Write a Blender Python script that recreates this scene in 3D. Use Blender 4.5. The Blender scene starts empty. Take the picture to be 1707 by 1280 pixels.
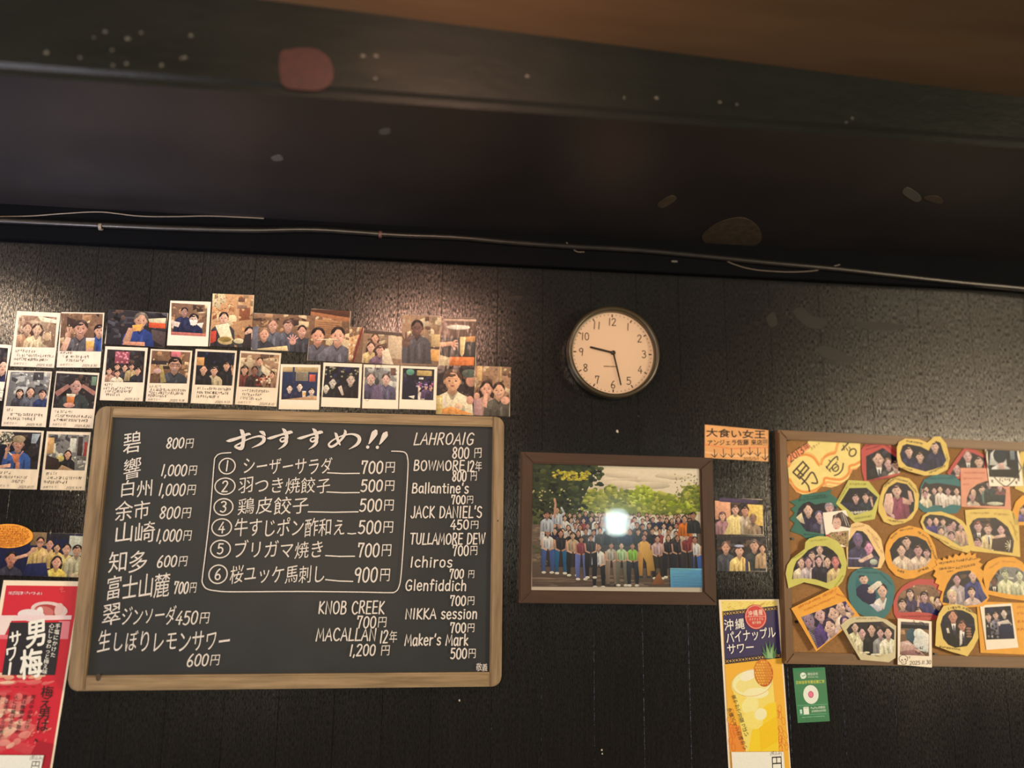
import bpy, bmesh, math, random
from mathutils import Vector, Matrix
from mathutils.geometry import tessellate_polygon

S = bpy.context.scene
COL = S.collection
ZC = 1.40            # height of the lens above the floor
DW = 1.80            # distance of the lens from the wall
FPX = 1400.0         # focal length in pixels of the 1707 px wide frame

# ------------------------------------------------------------------ camera
_M = ((0.9925993817907659, -0.12094052657101823, 0.010947890267729403),
      (0.03393380585288239, 0.18967962535780958, -0.9812594644356099),
      (0.11659744460719665, 0.9743690413579681, 0.19237985121687215))
CAM = Vector((0, -DW, ZC))
cd = bpy.data.cameras.new('camera')
cam = bpy.data.objects.new('camera', cd)
COL.objects.link(cam)
rt, dn, fw = Vector(_M[0]), Vector(_M[1]), Vector(_M[2])
cam.matrix_world = Matrix(((rt.x, -dn.x, -fw.x, CAM.x), (rt.y, -dn.y, -fw.y, CAM.y),
                           (rt.z, -dn.z, -fw.z, CAM.z), (0, 0, 0, 1)))
cd.sensor_width = 36.0
cd.lens = FPX / 1707.0 * 36.0
cd.clip_start = 0.02
cd.dof.use_dof = True
cd.dof.focus_distance = 1.74
cd.dof.aperture_fstop = 0.85
S.camera = cam

# ------------------------------------------------------------------ exposure, world, lamps
S.view_settings.view_transform = 'Standard'
S.view_settings.look = 'None'
S.view_settings.gamma = 1.0
S.view_settings.use_curve_mapping = False
S.view_settings.exposure = 0.0
w = bpy.data.worlds.new('world')
S.world = w
w.use_nodes = True
w.node_tree.nodes['Background'].inputs[0].default_value = (0.9, 0.85, 0.85, 1)
w.node_tree.nodes['Background'].inputs[1].default_value = 0.05


def lamp(name, kind, loc, power, col, size=0.1, size_y=None, look=None, spot=None):
    l = bpy.data.lights.new(name, kind)
    l.energy = power
    l.color = col
    if kind == 'AREA':
        l.size = size
        if size_y:
            l.shape = 'RECTANGLE'
            l.size_y = size_y
    else:
        l.shadow_soft_size = size
    if kind == 'SPOT':
        l.spot_size, l.spot_blend = spot
    o = bpy.data.objects.new(name, l)
    COL.objects.link(o)
    o.location = loc
    if look:
        o.rotation_euler = (Vector(look) - Vector(loc)).to_track_quat('-Z', 'Y').to_euler()
    return o


# two added warm fills behind the viewer, two bulbs near the wall, one cool bulb low behind
lamp('warm_fill_left', 'AREA', (-0.62, -3.1, 1.60), 42, (1.0, 0.79, 0.52), 0.9, 0.4, (-.45, 0, 1.45))
lamp('warm_fill_right', 'AREA', (3.5, -3.1, 1.60), 118, (1.0, 0.79, 0.52), 1.0, 0.5, (0.5, 0, 1.4))  # both are unseen area fills, set well below the ceiling for even light
lamp('bulb_over_board', 'POINT', (0.03, -0.96, ZC + 0.70), 14, (1.0, 0.54, 0.38), 0.07)
lamp('bulb_left', 'POINT', (-1.34, -0.95, ZC + 0.70), 10, (1.0, 0.74, 0.52), 0.06)
lamp('cool_bulb', 'POINT', (0.96, -2.10, ZC + 0.125), 5, (0.75, 1.0, 0.98), 0.055)
lamp('low_cool_fill', 'AREA', (-2.6, -1.2, 0.7), 22, (0.8, 0.84, 1.0), 1.0, 1.0, (-0.7, -0.3, 2.1))  # added unseen fill, cool light from low on the left
lamp('soffit_fill_left', 'SPOT', (-1.15, -1.0, 1.0), 60, (0.95, 0.88, 1.0), 0.06, None, (-0.78, -0.30, 2.1), (math.radians(58), 1.0))  # added unseen spot that brightens the left of the soffit

# ------------------------------------------------------------------ helpers: pixels of the survey -> wall


def at(px, py, dep=0.0):
    a, b = px - 853.5, py - 640.0
    d = rt * a + dn * b + fw * FPX
    return CAM + d * ((DW - dep) / d.y)


def lin(c):
    c /= 255.0
    return c / 12.92 if c <= 0.04045 else ((c + 0.055) / 1.055) ** 2.4


LAMP = (1.14, 0.91, 0.68)      # tint and level of the room's light on a white card


def A(r, g=None, b=None):
    """ink colour of a thing that looks (r,g,b) under the room's warm light"""
    if g is None:
        r, g, b = r
    return tuple(min(0.9, max(0.004, lin(v) / k)) for v, k in zip((r, g, b), LAMP))


# ------------------------------------------------------------------ materials
MATS = {}


def mat(name, col=(.8, .8, .8), rough=.5, spec=.5, metal=0., coat=0., coat_r=.1):
    if name in MATS:
        return MATS[name]
    m = bpy.data.materials.new(name)
    m.use_nodes = True
    b = m.node_tree.nodes['Principled BSDF']
    b.inputs['Base Color'].default_value = (*col, 1)
    b.inputs['Roughness'].default_value = rough
    b.inputs['Specular IOR Level'].default_value = spec
    b.inputs['Metallic'].default_value = metal
    b.inputs['Coat Weight'].default_value = coat
    b.inputs['Coat Roughness'].default_value = coat_r
    MATS[name] = m
    return m


def N(m, t, **kw):
    n = m.node_tree.nodes.new(t)
    for k, v in kw.items():
        if k in n.inputs:
            n.inputs[k].default_value = v
        else:
            setattr(n, k, v)
    return n


def L(m, a, ao, b, bi):
    m.node_tree.links.new(a.outputs[ao], b.inputs[bi])


def ramp(m, stops):
    r = N(m, 'ShaderNodeValToRGB')
    e = r.color_ramp.elements
    while len(e) < len(stops):
        e.new(0.5)
    for q, (p, c) in zip(e, stops):
        q.position = p
        q.color = (*c, 1) if len(c) == 3 else c
    return r


def coords(m, scale):
    t = N(m, 'ShaderNodeTexCoord')
    mp = N(m, 'ShaderNodeMapping')
    mp.inputs['Scale'].default_value = scale
    L(m, t, 'Object', mp, 'Vector')
    return mp


def noise(m, mp, scale, detail=4, rough=.6):
    n = N(m, 'ShaderNodeTexNoise')
    n.inputs['Scale'].default_value = scale
    n.inputs['Detail'].default_value = detail
    n.inputs['Roughness'].default_value = rough
    L(m, mp, 'Vector', n, 'Vector')
    return n


def noisy(name, c1, c2, scale=(1, 1, 1), ns=20, rough=.5, bump=0., spec=.5, lo=.35, hi=.65, coat=0., bscale=None, detail=5):
    if name in MATS:
        return MATS[name]
    m = mat(name, c1, rough, spec, coat=coat)
    b = m.node_tree.nodes['Principled BSDF']
    mp = coords(m, scale)
    n = noise(m, mp, ns, detail)
    r = ramp(m, ((lo, c1), (hi, c2)))
    L(m, n, 'Fac', r, 'Fac')
    L(m, r, 'Color', b, 'Base Color')
    if bump:
        bp = N(m, 'ShaderNodeBump')
        bp.inputs['Strength'].default_value = bump
        bp.inputs['Distance'].default_value = 0.002
        n2 = noise(m, mp, bscale or ns * 2, 6)
        L(m, n2, 'Fac', bp, 'Height')
        L(m, bp, 'Normal', b, 'Normal')
    return m


def ink_mat(name, rough=.38, spec=.5, grain=.22, gscale=900, coat=0., blotch=0.):
    if name in MATS:
        return MATS[name]
    m = mat(name, rough=rough, spec=spec, coat=coat)
    b = m.node_tree.nodes['Principled BSDF']
    a = N(m, 'ShaderNodeAttribute')
    a.attribute_name = 'ink'
    mp = coords(m, (1, 1, 1))
    n = noise(m, mp, gscale, 3)
    r = ramp(m, ((.3, (1 - grain,) * 3), (.7, (1 + grain * .35,) * 3)))
    L(m, n, 'Fac', r, 'Fac')
    x = N(m, 'ShaderNodeMix')
    x.data_type = 'RGBA'
    x.blend_type = 'MULTIPLY'
    x.inputs[0].default_value = 1
    src = (a, 'Color')
    if blotch:
        nb = noise(m, mp, 170, 4, .7)
        rb = ramp(m, ((.28, (1 - blotch,) * 3), (.72, (1 + blotch,) * 3)))
        L(m, nb, 'Fac', rb, 'Fac')
        xb = N(m, 'ShaderNodeMix')
        xb.data_type = 'RGBA'
        xb.blend_type = 'MULTIPLY'
        xb.inputs[0].default_value = 1
        L(m, a, 'Color', xb, 6)
        L(m, rb, 'Color', xb, 7)
        src = (xb, 2)
    L(m, src[0], src[1], x, 6)
    L(m, r, 'Color', x, 7)
    L(m, x, 2, b, 'Base Color')
    return m


def clear_mat(name, rough=.03, bump=0., bscale=60., haze=0., ior=1.45):
    """thin clear sheet: lets light straight through and mirrors by Fresnel"""
    if name in MATS:
        return MATS[name]
    m = bpy.data.materials.new(name)
    m.use_nodes = True
    nt = m.node_tree
    nt.nodes.remove(nt.nodes['Principled BSDF'])
    out = nt.nodes['Material Output']
    tr = N(m, 'ShaderNodeBsdfTransparent')
    gl = N(m, 'ShaderNodeBsdfGlossy', Roughness=rough)
    fr = N(m, 'ShaderNodeFresnel', IOR=ior)
    mx = N(m, 'ShaderNodeMixShader')
    src = gl
    if haze:
        g2 = N(m, 'ShaderNodeBsdfGlossy', Roughness=.17)
        mh = N(m, 'ShaderNodeMixShader')
        mh.inputs[0].default_value = haze
        L(m, gl, 0, mh, 1)
        L(m, g2, 0, mh, 2)
        src = mh
    L(m, fr, 0, mx, 0)
    L(m, tr, 0, mx, 1)
    L(m, src, 0, mx, 2)
    L(m, mx, 0, out, 'Surface')
    if bump:
        mp = coords(m, (1, .45, 1))
        n = noise(m, mp, bscale, 3)
        bp = N(m, 'ShaderNodeBump')
        bp.inputs['Strength'].default_value = bump
        bp.inputs['Distance'].default_value = .004
        L(m, n, 'Fac', bp, 'Height')
        L(m, bp, 'Normal', gl, 'Normal')
        L(m, bp, 'Normal', fr, 'Normal')
    MATS[name] = m
    return m


def wood(name, c1, c2, axis, rough=.55, spec=.4, ns=14, bump=.25):
    sc = {'x': (.07, 1, 1), 'y': (1, .07, 1)}[axis]
    return noisy(name, c1, c2, tuple(v * 8 for v in sc), ns, rough, bump, spec, .3, .7)


PRINT = ink_mat('photo_print', .45, .22, .26, 620, blotch=.30)
PAPERINK = ink_mat('printed_paper', .45, .35, .10, 500)
CHALK = ink_mat('chalk', .9, .1, .38, 900)
WHITE = noisy('instant_film_card', (.79, .76, .68), (.83, .80, .72), (1, 1, 1), 60, .42, 0, .4)
PHOTOPAPER = mat('photo_paper_back', (.62, .57, .50), .5, .3)
SLEEVE = clear_mat('clear_plastic_sleeve', .14, .6, 45, ior=1.25)
GLASS = clear_mat('picture_glass', .015, 0, 1, .45)
GROUPPRINT = ink_mat('group_photo_print', .45, .3, .12, 700, blotch=.07)
CLEAR = clear_mat('clock_lens', .02)

# ------------------------------------------------------------------ mesh helpers


def put(o, parent=None):
    COL.objects.link(o)
    if parent is not None:
        o.parent = parent
    return o


def tag(o, label=None, cat=None, group=None, kind=None):
    if label:
        o['label'] = label
    if cat:
        o['category'] = cat
    if group:
        o['group'] = group
    if kind:
        o['kind'] = kind
    return o


def meshobj(name, bm, m, parent=None, smooth=False):
    me = bpy.data.meshes.new(name)
    bmesh.ops.recalc_face_normals(bm, faces=bm.faces)
    if smooth:
        for f in bm.faces:
            f.smooth = True
    bm.to_mesh(me)
    bm.free()
    me.materials.append(m)
    return put(bpy.data.objects.new(name, me), parent)


def box_bm(x0, x1, y0, y1, z0, z1, bev=0.):
    bm = bmesh.new()
    bmesh.ops.create_cube(bm, size=1)
    for v in bm.verts:
        v.co = ((x0 + x1) / 2 + v.co.x * (x1 - x0), (y0 + y1) / 2 + v.co.y * (y1 - y0), (z0 + z1) / 2 + v.co.z * (z1 - z0))
    if bev:
        bmesh.ops.bevel(bm, geom=list(bm.edges), offset=bev, segments=2, affect='EDGES')
    return bm


def slab_bm(pts, z0, z1, bev=0.):
    """outline (2D, any shape) given thickness from z0 to z1, front edge softened"""
    bm = bmesh.new()
    if area(pts) < 0:
        pts = pts[::-1]
    a = [bm.verts.new((x, y, z0)) for x, y in pts]
    b = [bm.verts.new((x, y, z1)) for x, y in pts]
    n = len(pts)
    bm.faces.new(a[::-1])
    top = bm.faces.new(b)
    for i in range(n):
        bm.faces.new((a[i], a[(i + 1) % n], b[(i + 1) % n], b[i]))
    if bev:
        bmesh.ops.bevel(bm, geom=list(top.edges), offset=bev, segments=2, affect='EDGES')
    return bm


def lathe_bm(prof, n=64):
    bm = bmesh.new()
    rings = []
    for r, z in prof:
        rings.append([bm.verts.new((r * math.cos(2 * math.pi * k / n), r * math.sin(2 * math.pi * k / n), z)) for k in range(n)])
    for a, b in zip(rings, rings[1:]):
        for k in range(n):
            bm.faces.new((a[k], a[(k + 1) % n], b[(k + 1) % n], b[k]))
    return bm, rings


def tube_obj(name, pts, r, m, parent=None, sides=10):
    cu = bpy.data.curves.new(name, 'CURVE')
    cu.dimensions = '3D'
    cu.bevel_depth = r
    cu.bevel_resolution = 3
    cu.use_fill_caps = True
    sp = cu.splines.new('BEZIER')
    sp.bezier_points.add(len(pts) - 1)
    for q, p in zip(sp.bezier_points, pts):
        q.co = p
        q.handle_left_type = q.handle_right_type = 'AUTO'
    t = bpy.data.objects.new(name + '_tmp', cu)
    COL.objects.link(t)
    bpy.context.view_layer.update()
    me = bpy.data.meshes.new_from_object(t.evaluated_get(bpy.context.evaluated_depsgraph_get()))
    bpy.data.objects.remove(t)
    me.materials.clear()
    me.materials.append(m)
    for p in me.polygons:
        p.use_smooth = True
    me.name = name
    return put(bpy.data.objects.new(name, me), parent)


def area(p):
    return .5 * sum(p[i][0] * p[(i + 1) % len(p)][1] - p[(i + 1) % len(p)][0] * p[i][1] for i in range(len(p)))


def clip_poly(subj, conv):
    """the part of any outline that lies inside a convex shape"""
    if area(conv) < 0:
        conv = conv[::-1]
    out = list(subj)
    n = len(conv)
    for i in range(n):
        ax, ay = conv[i]
        bx, by = conv[(i + 1) % n]
        ex, ey = bx - ax, by - ay
        src, out = out, []
        if not src:
            return []
        for j in range(len(src)):
            p, q = src[j - 1], src[j]
            dp = ex * (p[1] - ay) - ey * (p[0] - ax)
            dq = ex * (q[1] - ay) - ey * (q[0] - ax)
            if (dp >= 0) != (dq >= 0):
                t = dp / (dp - dq)
                out.append((p[0] + (q[0] - p[0]) * t, p[1] + (q[1] - p[1]) * t))
            if dq >= 0:
                out.append(q)
    return out


def smooth(pts, k=6, closed=False):
    """rounded line through the points"""
    n = len(pts)
    out = []
    rng = range(n) if closed else range(n - 1)
    for i in rng:
        if closed:
            p0, p1, p2, p3 = pts[i - 1], pts[i], pts[(i + 1) % n], pts[(i + 2) % n]
        else:
            p0, p1, p2, p3 = pts[max(0, i - 1)], pts[i], pts[i + 1], pts[min(n - 1, i + 2)]
        for j in range(k):
            t = j / k
            out.append(tuple(.5 * (2 * b + (c - a) * t + (2 * a - 5 * b + 4 * c - d) * t * t + (3 * b - a - 3 * c + d) * t ** 3)
                             for a, b, c, d in zip(p0, p1, p2, p3)))
    if not closed:
        out.append(tuple(pts[-1]))
    return out


# glyphs of the built-in font
_fc = bpy.data.curves.new('glyph_source', 'FONT')
_fo = bpy.data.objects.new('glyph_source', _fc)
COL.objects.link(_fo)
GL = {}


BOLD = [0.0]


def glyph(ch):
    key = ch
    if key not in GL:
        _fc.body = ch
        bpy.context.view_layer.update()
        me = bpy.data.meshes.new_from_object(_fo.evaluated_get(bpy.context.evaluated_depsgraph_get()))
        vs = [(v.co.x, v.co.y) for v in me.vertices]
        fs = [tuple(p.vertices) for p in me.polygons]
        bpy.data.meshes.remove(me)
        GL[key] = (vs, fs)
    return GL[key]


# single-stroke hand lettering: width, strokes ('~' = rounded)
SF = {
 '0': (6, "~3,10 1,8.4 .5,5 1,1.6 3,0 5,1.6 5.5,5 5,8.4 3,10"), '1': (2.6, "1.6,10 1,0"),
 '2': (6, "~.5,8 1.5,9.6 3.5,10 5,8.8 5,7 3,3.5 .5,0|.5,0 5.6,.2"),
 '3': (6, "~.7,9 2.6,10 4.8,9 4.8,6.8 2.6,5.4|~2.6,5.4 5,4.4 5.2,1.8 3,0 .5,1"),
 '4': (6, "4,10 .3,3.2 5.9,3.2|4.3,6 4.1,0"),
 '5': (6, "1.2,10 .9,5.6|~.9,5.6 3,6.4 5.2,4.8 5,1.6 2.8,0 .5,.8|1.2,10 5,10"),
 '6': (6, "~4.2,10 2,7.5 .7,4 1,1.2 3,0 5,1.2 5,3.6 3.2,5 1.2,4"),
 '7': (6, ".9,7.6 .9,10 5.4,10|~5.4,10 3.8,5.5 3,0"),
 '8': (6, "~5,8.6 3,10 1,8.6 1.6,6.4 4.4,4 5.2,2 3,0 .8,1.8 1.6,4 4.6,6.6 5,8.6"),
 '9': (6, "~5,8.6 3.4,10 1,8.6 1,6 3,5 5,6.5 5.2,8.6|5.2,8.8 4.4,0"),
 ',': (2, "1.2,.8 .6,-1.6"), '.': (2, "1,.5 1.1,0"), '/': (4, "3.6,10 .4,0"), "'": (2, "1.4,10.6 .9,8"), ' ': (3, ""),
 'A': (6, "0,0 3.2,10 6,0|1.2,3.6 4.9,3.6"),
 'B': (6, "1,10 .6,0|~1,10 3.5,10 4.8,8.8 4.2,6.4 .9,5.4|~.9,5.4 4,5.2 5.4,3.4 5,1 3.4,0 .6,0"),
 'C': (6.4, "~5.8,8.4 4,10 1.8,8.8 .6,5 1.4,1.6 3.6,0 6,1.4"),
 'D': (6.2, "1,10 .8,0|~1,10 3.6,9.6 5.6,7 5.6,3.4 3.8,.6 .8,0"),
 'E': (5.4, "5,10 .9,10 .7,0 5,0|.8,5.2 4.6,5.2"),
 'G': (6.6, "~5.8,8.6 4,10 1.8,8.8 .6,5 1.4,1.4 3.6,0 5.8,1.6|5.8,1.2 5.8,4.4 3.6,4.4"),
 'H': (6.2, "1,10 .6,0|5.6,10 5.3,0|.8,5.2 5.4,5.2"), 'I': (2.6, "1.4,10 1.1,0"),
 'J': (4.6, "~4,10 4,3 3,.4 1.4,.2 .4,1.6"), 'K': (5.8, "1,10 .8,0|5.2,10 .9,4.6 5.6,0"),
 'L': (5, "1.2,10 .6,0 5,.2"), 'M': (7.6, ".4,0 1.4,10 3.8,2.6 6.2,10 7.2,0"), 'N': (6.4, ".7,0 .9,10 5.6,0 5.8,10"),
 'O': (6.8, "~3.4,10 1.2,8.4 .6,5 1.4,1.4 3.4,0 5.6,1.6 6.3,5 5.4,8.6 3.4,10"),
 'R': (6, "1,10 .6,0|~1,10 3.8,10 5,8.6 4.2,5.8 .9,4.8|2.6,5 5.6,0"),
 'S': (5.6, "~5,8.8 3,10 1,8.4 1.4,6 4.4,4.4 5,2 3,0 .5,1.2"),
 'T': (6, ".2,10 5.9,10|3.1,10 2.8,0"), 'U': (6.4, "~.8,10 .8,3 2,.4 4,.2 5.4,2.4 5.8,10"),
 'W': (8, ".4,10 2,0 4.2,9 6,0 7.8,10"),
 'a': (5, "~4.2,6.2 2.2,7 .6,5 .6,1.6 2,0 4.2,2|4.4,6.8 4.3,2 4.9,0"), 'c': (4.6, "~4.2,5.8 2.4,7 .6,5 .7,1.6 2.4,0 4.3,1"),
 'd': (5.2, "4.4,10.4 4.4,0|~4.4,5.6 2.4,7 .6,5 .6,1.6 2.2,0 4.4,2"), 'e': (4.9, "~.7,3.8 4.3,3.9 3.8,6.4 2.2,7 .6,5 .7,1.6 2.4,0 4.4,1.2"),
 'f': (4, "~3.8,9.4 2.8,10.6 1.8,9.4 1.8,5 1.6,0|.3,6.4 3.5,6.4"), 'h': (5, ".8,10.4 .7,0|~.8,4.6 2.4,6.8 4,6 4.3,3.6 4.3,0"),
 'i': (2, "1,6.8 1,0|.7,9 1.4,9"), 'k': (4.6, ".8,10.4 .8,0|4,6.6 .9,3.2 4.4,0"), 'l': (2, "1,10.6 1,0"),
 'n': (5, ".8,6.9 .7,0|~.8,4.6 2.4,6.8 4,6 4.3,3.6 4.3,0"), 'o': (5, "~2.5,7 .8,5.6 .8,1.4 2.5,0 4.2,1.4 4.2,5.6 2.5,7"),
 'r': (3.8, ".8,6.9 .8,0|~.8,4.4 2,6.4 3.6,6.6"), 's': (4.4, "~3.9,6.2 2.4,7 .8,5.8 1.4,4 3.6,2.8 3.6,.8 2,0 .5,.9"),
 't': (3.8, "~1.8,9.6 1.8,2 2.4,.3 3.6,.4|.3,6.8 3.5,6.8"),
 'P': (6, "1,10 .6,0|~1,10 3.8,10 5.2,8.4 4.2,5.4 .9,4.8"), 'y': (5, ".6,7 2.6,1|4.6,7 1.4,-3"),
 '!': (2, "1.2,10 1,3|1,.6 1,0"),
}


class Ink:
    """flat drawing made of very thin layers; all in the local frame of one thing"""

    def __init__(self, z0, step=1.3e-6):
        self.v, self.f, self.c = [], [], []
        self.z, self.step = z0, step
        self.hold = False
        self.sh = 0.

    def up(self):
        if not self.hold:
            self.z += self.step

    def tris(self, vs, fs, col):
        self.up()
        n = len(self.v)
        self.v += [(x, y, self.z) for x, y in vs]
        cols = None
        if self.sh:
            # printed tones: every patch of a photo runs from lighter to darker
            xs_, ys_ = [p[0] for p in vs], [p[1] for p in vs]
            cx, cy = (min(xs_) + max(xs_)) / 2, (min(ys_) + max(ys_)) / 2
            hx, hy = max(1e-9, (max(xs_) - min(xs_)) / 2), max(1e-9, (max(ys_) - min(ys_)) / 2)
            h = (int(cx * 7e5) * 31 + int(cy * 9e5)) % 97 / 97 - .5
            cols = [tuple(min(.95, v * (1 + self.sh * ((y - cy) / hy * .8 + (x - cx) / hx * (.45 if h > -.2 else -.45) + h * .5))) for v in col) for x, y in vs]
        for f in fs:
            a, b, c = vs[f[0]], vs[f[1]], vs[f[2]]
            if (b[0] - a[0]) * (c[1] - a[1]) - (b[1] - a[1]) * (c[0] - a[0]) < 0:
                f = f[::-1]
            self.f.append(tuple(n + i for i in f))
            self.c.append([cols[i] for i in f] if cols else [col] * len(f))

    def poly(self, pts, col, within=None):
        if within is not None:
            pts = clip_poly(within, pts)
        if len(pts) < 3 or abs(area(pts)) < 1e-9:
            return
        if area(pts) < 0:
            pts = pts[::-1]
        t = tessellate_polygon([[Vector((x, y, 0)) for x, y in pts]])
        self.tris(list(pts), [tuple(q) for q in t], col)

    def ell(self, c, a, b, col, rot=0., n=18, within=None):
        cr, sr = math.cos(rot), math.sin(rot)
        pts = []
        for k in range(n):
            u, v = a * math.cos(2 * math.pi * k / n), b * math.sin(2 * math.pi * k / n)
            pts.append((c[0] + u * cr - v * sr, c[1] + u * sr + v * cr))
        self.poly(pts, col, within)

    def ring(self, c, a, b, w, col, rot=0., n=40):
        pts = []
        cr, sr = math.cos(rot), math.sin(rot)
        for k in range(n + 1):
            u, v = a * math.cos(2 * math.pi * k / n), b * math.sin(2 * math.pi * k / n)
            pts.append((c[0] + u * cr - v * sr, c[1] + u * sr + v * cr))
        self.line(pts, w, col)

    def line(self, pts, w, col, within=None):
        """round pen or (w = list) brush line"""
        P, W_ = [], []
        for i, p in enumerate(pts):
            if not P or math.hypot(p[0] - P[-1][0], p[1] - P[-1][1]) > 1e-6:
                P.append((p[0], p[1]))
                W_.append((w[i] if isinstance(w, (list, tuple)) else w) / 2)
        n = len(P)
        if n < 2:
            return
        D = []
        for i in range(n - 1):
            d = math.hypot(P[i + 1][0] - P[i][0], P[i + 1][1] - P[i][1])
            D.append(((P[i + 1][0] - P[i][0]) / d, (P[i + 1][1] - P[i][1]) / d))
        Lf, Rt = [], []
        for i in range(n):
            d0, d1 = D[max(0, i - 1)], D[min(n - 2, i)]
            mx, my = d0[0] + d1[0], d0[1] + d1[1]
            ml = math.hypot(mx, my)
            if ml < .3:
                nx, ny, k = -d0[1], d0[0], 1.
            else:
                nx, ny = -my / ml, mx / ml
                k = min(1.5, 1 / max(.2, nx * -d0[1] + ny * d0[0]))
            r = W_[i] * k
            Lf.append((P[i][0] + nx * r, P[i][1] + ny * r))
            Rt.append((P[i][0] - nx * r, P[i][1] - ny * r))

        def cap(c, d, r):
            a0 = math.atan2(d[1], d[0])
            return [(c[0] + r * math.cos(a0 + t), c[1] + r * math.sin(a0 + t)) for t in (-1.0, -.35, .35, 1.0)]
        pieces = [[Lf[i], Rt[i], Rt[i + 1], Lf[i + 1]] for i in range(n - 1)]
        pieces[0] = [Rt[0]] + pieces[0][1:][1:] + [Lf[0]] + cap(P[0], (-D[0][0], -D[0][1]), W_[0])
        if n == 2:
            pieces[0] = pieces[0][:1] + cap(P[1], D[0], W_[1]) + pieces[0][2:] if False else [Rt[0], Rt[1]] + cap(P[1], D[0], W_[1]) + [Lf[1], Lf[0]] + cap(P[0], (-D[0][0], -D[0][1]), W_[0])
        else:
            pieces[-1] = [Lf[n - 2], Rt[n - 2], Rt[n - 1]] + cap(P[-1], D[-1], W_[-1]) + [Lf[n - 1]]
        h0 = self.step
        self.z += h0
        self.step = min(h0, 1.2e-6)
        for q in pieces:
            self.fan(q, col, within)
        self.step = h0

    def fan(self, pts, col, within=None):
        """small convex piece"""
        if within is not None:
            pts = clip_poly(within, pts)
            if len(pts) < 3 or abs(area(pts)) < 1e-10:
                return
            return self.poly(pts, col)
        self.tris(pts, [(0, i, i + 1) for i in range(1, len(pts) - 1)], col)

    def text(self, s, p0, p1, h, col, sw=None, shear=.10, slant=.06, jit=.03, rnd=None, font=False, sp=.12):
        """hand lettering fitted between two points of its middle line"""
        rnd = rnd or random.Random(hash_s(s))
        sw = sw or h * .11
        items, x = [], 0.
        for ch in s:
            if ch in SF and not font:
                wd = SF[ch][0] / 10 * h * .95
                items.append((ch, x, wd, 1))
            else:
                if ord(ch) < 0x3000:
                    vs = glyph(ch)[0]
                    wd = (max([v[0] for v in vs]) if vs else .35) * h * 1.05
                else:
                    wd = h * .98
                items.append((ch, x, wd, 0))
            x += wd + h * sp * (.6 if font else 1)
        tot = max(1e-6, x - h * sp)
        ex, ey = p1[0] - p0[0], p1[1] - p0[1]
        ln = math.hypot(ex, ey)
        k = ln / tot
        ex, ey = ex / ln, ey / ln

        def T(u, v):
            return (p0[0] + ex * u - ey * v, p0[1] + ey * u + ex * v)
        for ch, x0, wd, st in items:
            dy, rr, sc = rnd.uniform(-jit, jit) * h, rnd.uniform(-jit, jit), 1 + rnd.uniform(-jit, jit) * 1.5
            if st:
                for stroke in SF[ch][1].split('|'):
                    if not stroke:
                        continue
                    rd = stroke[0] == '~'
                    pts = [tuple(float(t) for t in q.split(',')) for q in stroke.lstrip('~').split()]
                    if rd:
                        pts = smooth(pts, 4)
                    self.line([T((x0 + (px / 10 + (py / 10 - .5) * slant) * h * .95) * k, (py / 10 - .5) * h * sc + dy + px / 10 * rr * h) for px, py in pts], sw, col)
            else:
                vs, fs = glyph(ch)
                out = []
                for gx, gy in vs:
                    cx, cy = gx - .46, gy - .36
                    cy += cx * (shear + rr)
                    cx += cy * slant * .6
                    out.append(T((x0 + (cx * sc + .48) * h * (1 if ord(ch) >= 0x3000 else 1.05)) * k if ord(ch) >= 0x3000 else (x0 + gx * h * 1.05) * k, cy * h * 1.06 * sc + dy))
                self.heavy(out, fs, col, h)

    def heavy(self, out, fs, col, h):
        self.tris(out, fs, col)
        b = BOLD[0] * h
        if b:
            for dx, dy in ((b, 0), (-b, 0), (0, b), (0, -b)):
                self.tris([(x + dx, y + dy) for x, y in out], fs, col)

    def vtext(self, s, p0, p1, h, col, wide=1.):
        """upright column of characters from p0 (top) to p1 (bottom)"""
        n = len(s)
        ex, ey = p1[0] - p0[0], p1[1] - p0[1]
        ln = math.hypot(ex, ey)
        ux, uy = ex / ln, ey / ln
        for i, ch in enumerate(s):
            t = (i + .5) / n
            c = (p0[0] + ex * t, p0[1] + ey * t)
            vs, fs = glyph(ch)
            out = []
            for gx, gy in vs:
                a, b = (gx - .46) * h * wide, -(gy - .36) * h
                if ch == 'ー':
                    a, b = (gy - .36) * h, (gx - .46) * h
                out.append((c[0] + ux * b - uy * a, c[1] + uy * b + ux * a))
            self.heavy(out, fs, col, h)

    def scribble(self, p0, p1, h, col, rnd, dens=1., sw=None):
        """illegible small handwriting"""
        ex, ey = p1[0] - p0[0], p1[1] - p0[1]
        ln = math.hypot(ex, ey)
        ux, uy = ex / ln, ey / ln
        x = 0.
        sw = sw or h * .13
        while x < ln - h * .4:
            cw = h * rnd.uniform(.55, .95)
            for _ in range(rnd.choice((2, 3, 3, 4))):
                a, b = rnd.uniform(0, cw), rnd.uniform(-.45, .45) * h
                kind = rnd.random()
                if kind < .4:
                    pts = [(a * .4, b), (a * .4 + cw * .55, b + h * .1)]
                elif kind < .7:
                    pts = [(a, h * .45), (a - h * .1, 0), (a - h * .25 * rnd.random(), -h * .45)]
                else:
                    pts = [(a * .5, b), (a * .5 + cw * .3, b + h * .15), (a * .5 + cw * .25, b - h * .3)]
                self.line([(p0[0] + ux * (x + u) - uy * v, p0[1] + uy * (x + u) + ux * v) for u, v in pts], sw, col)
            x += cw * 1.08 / dens

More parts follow.
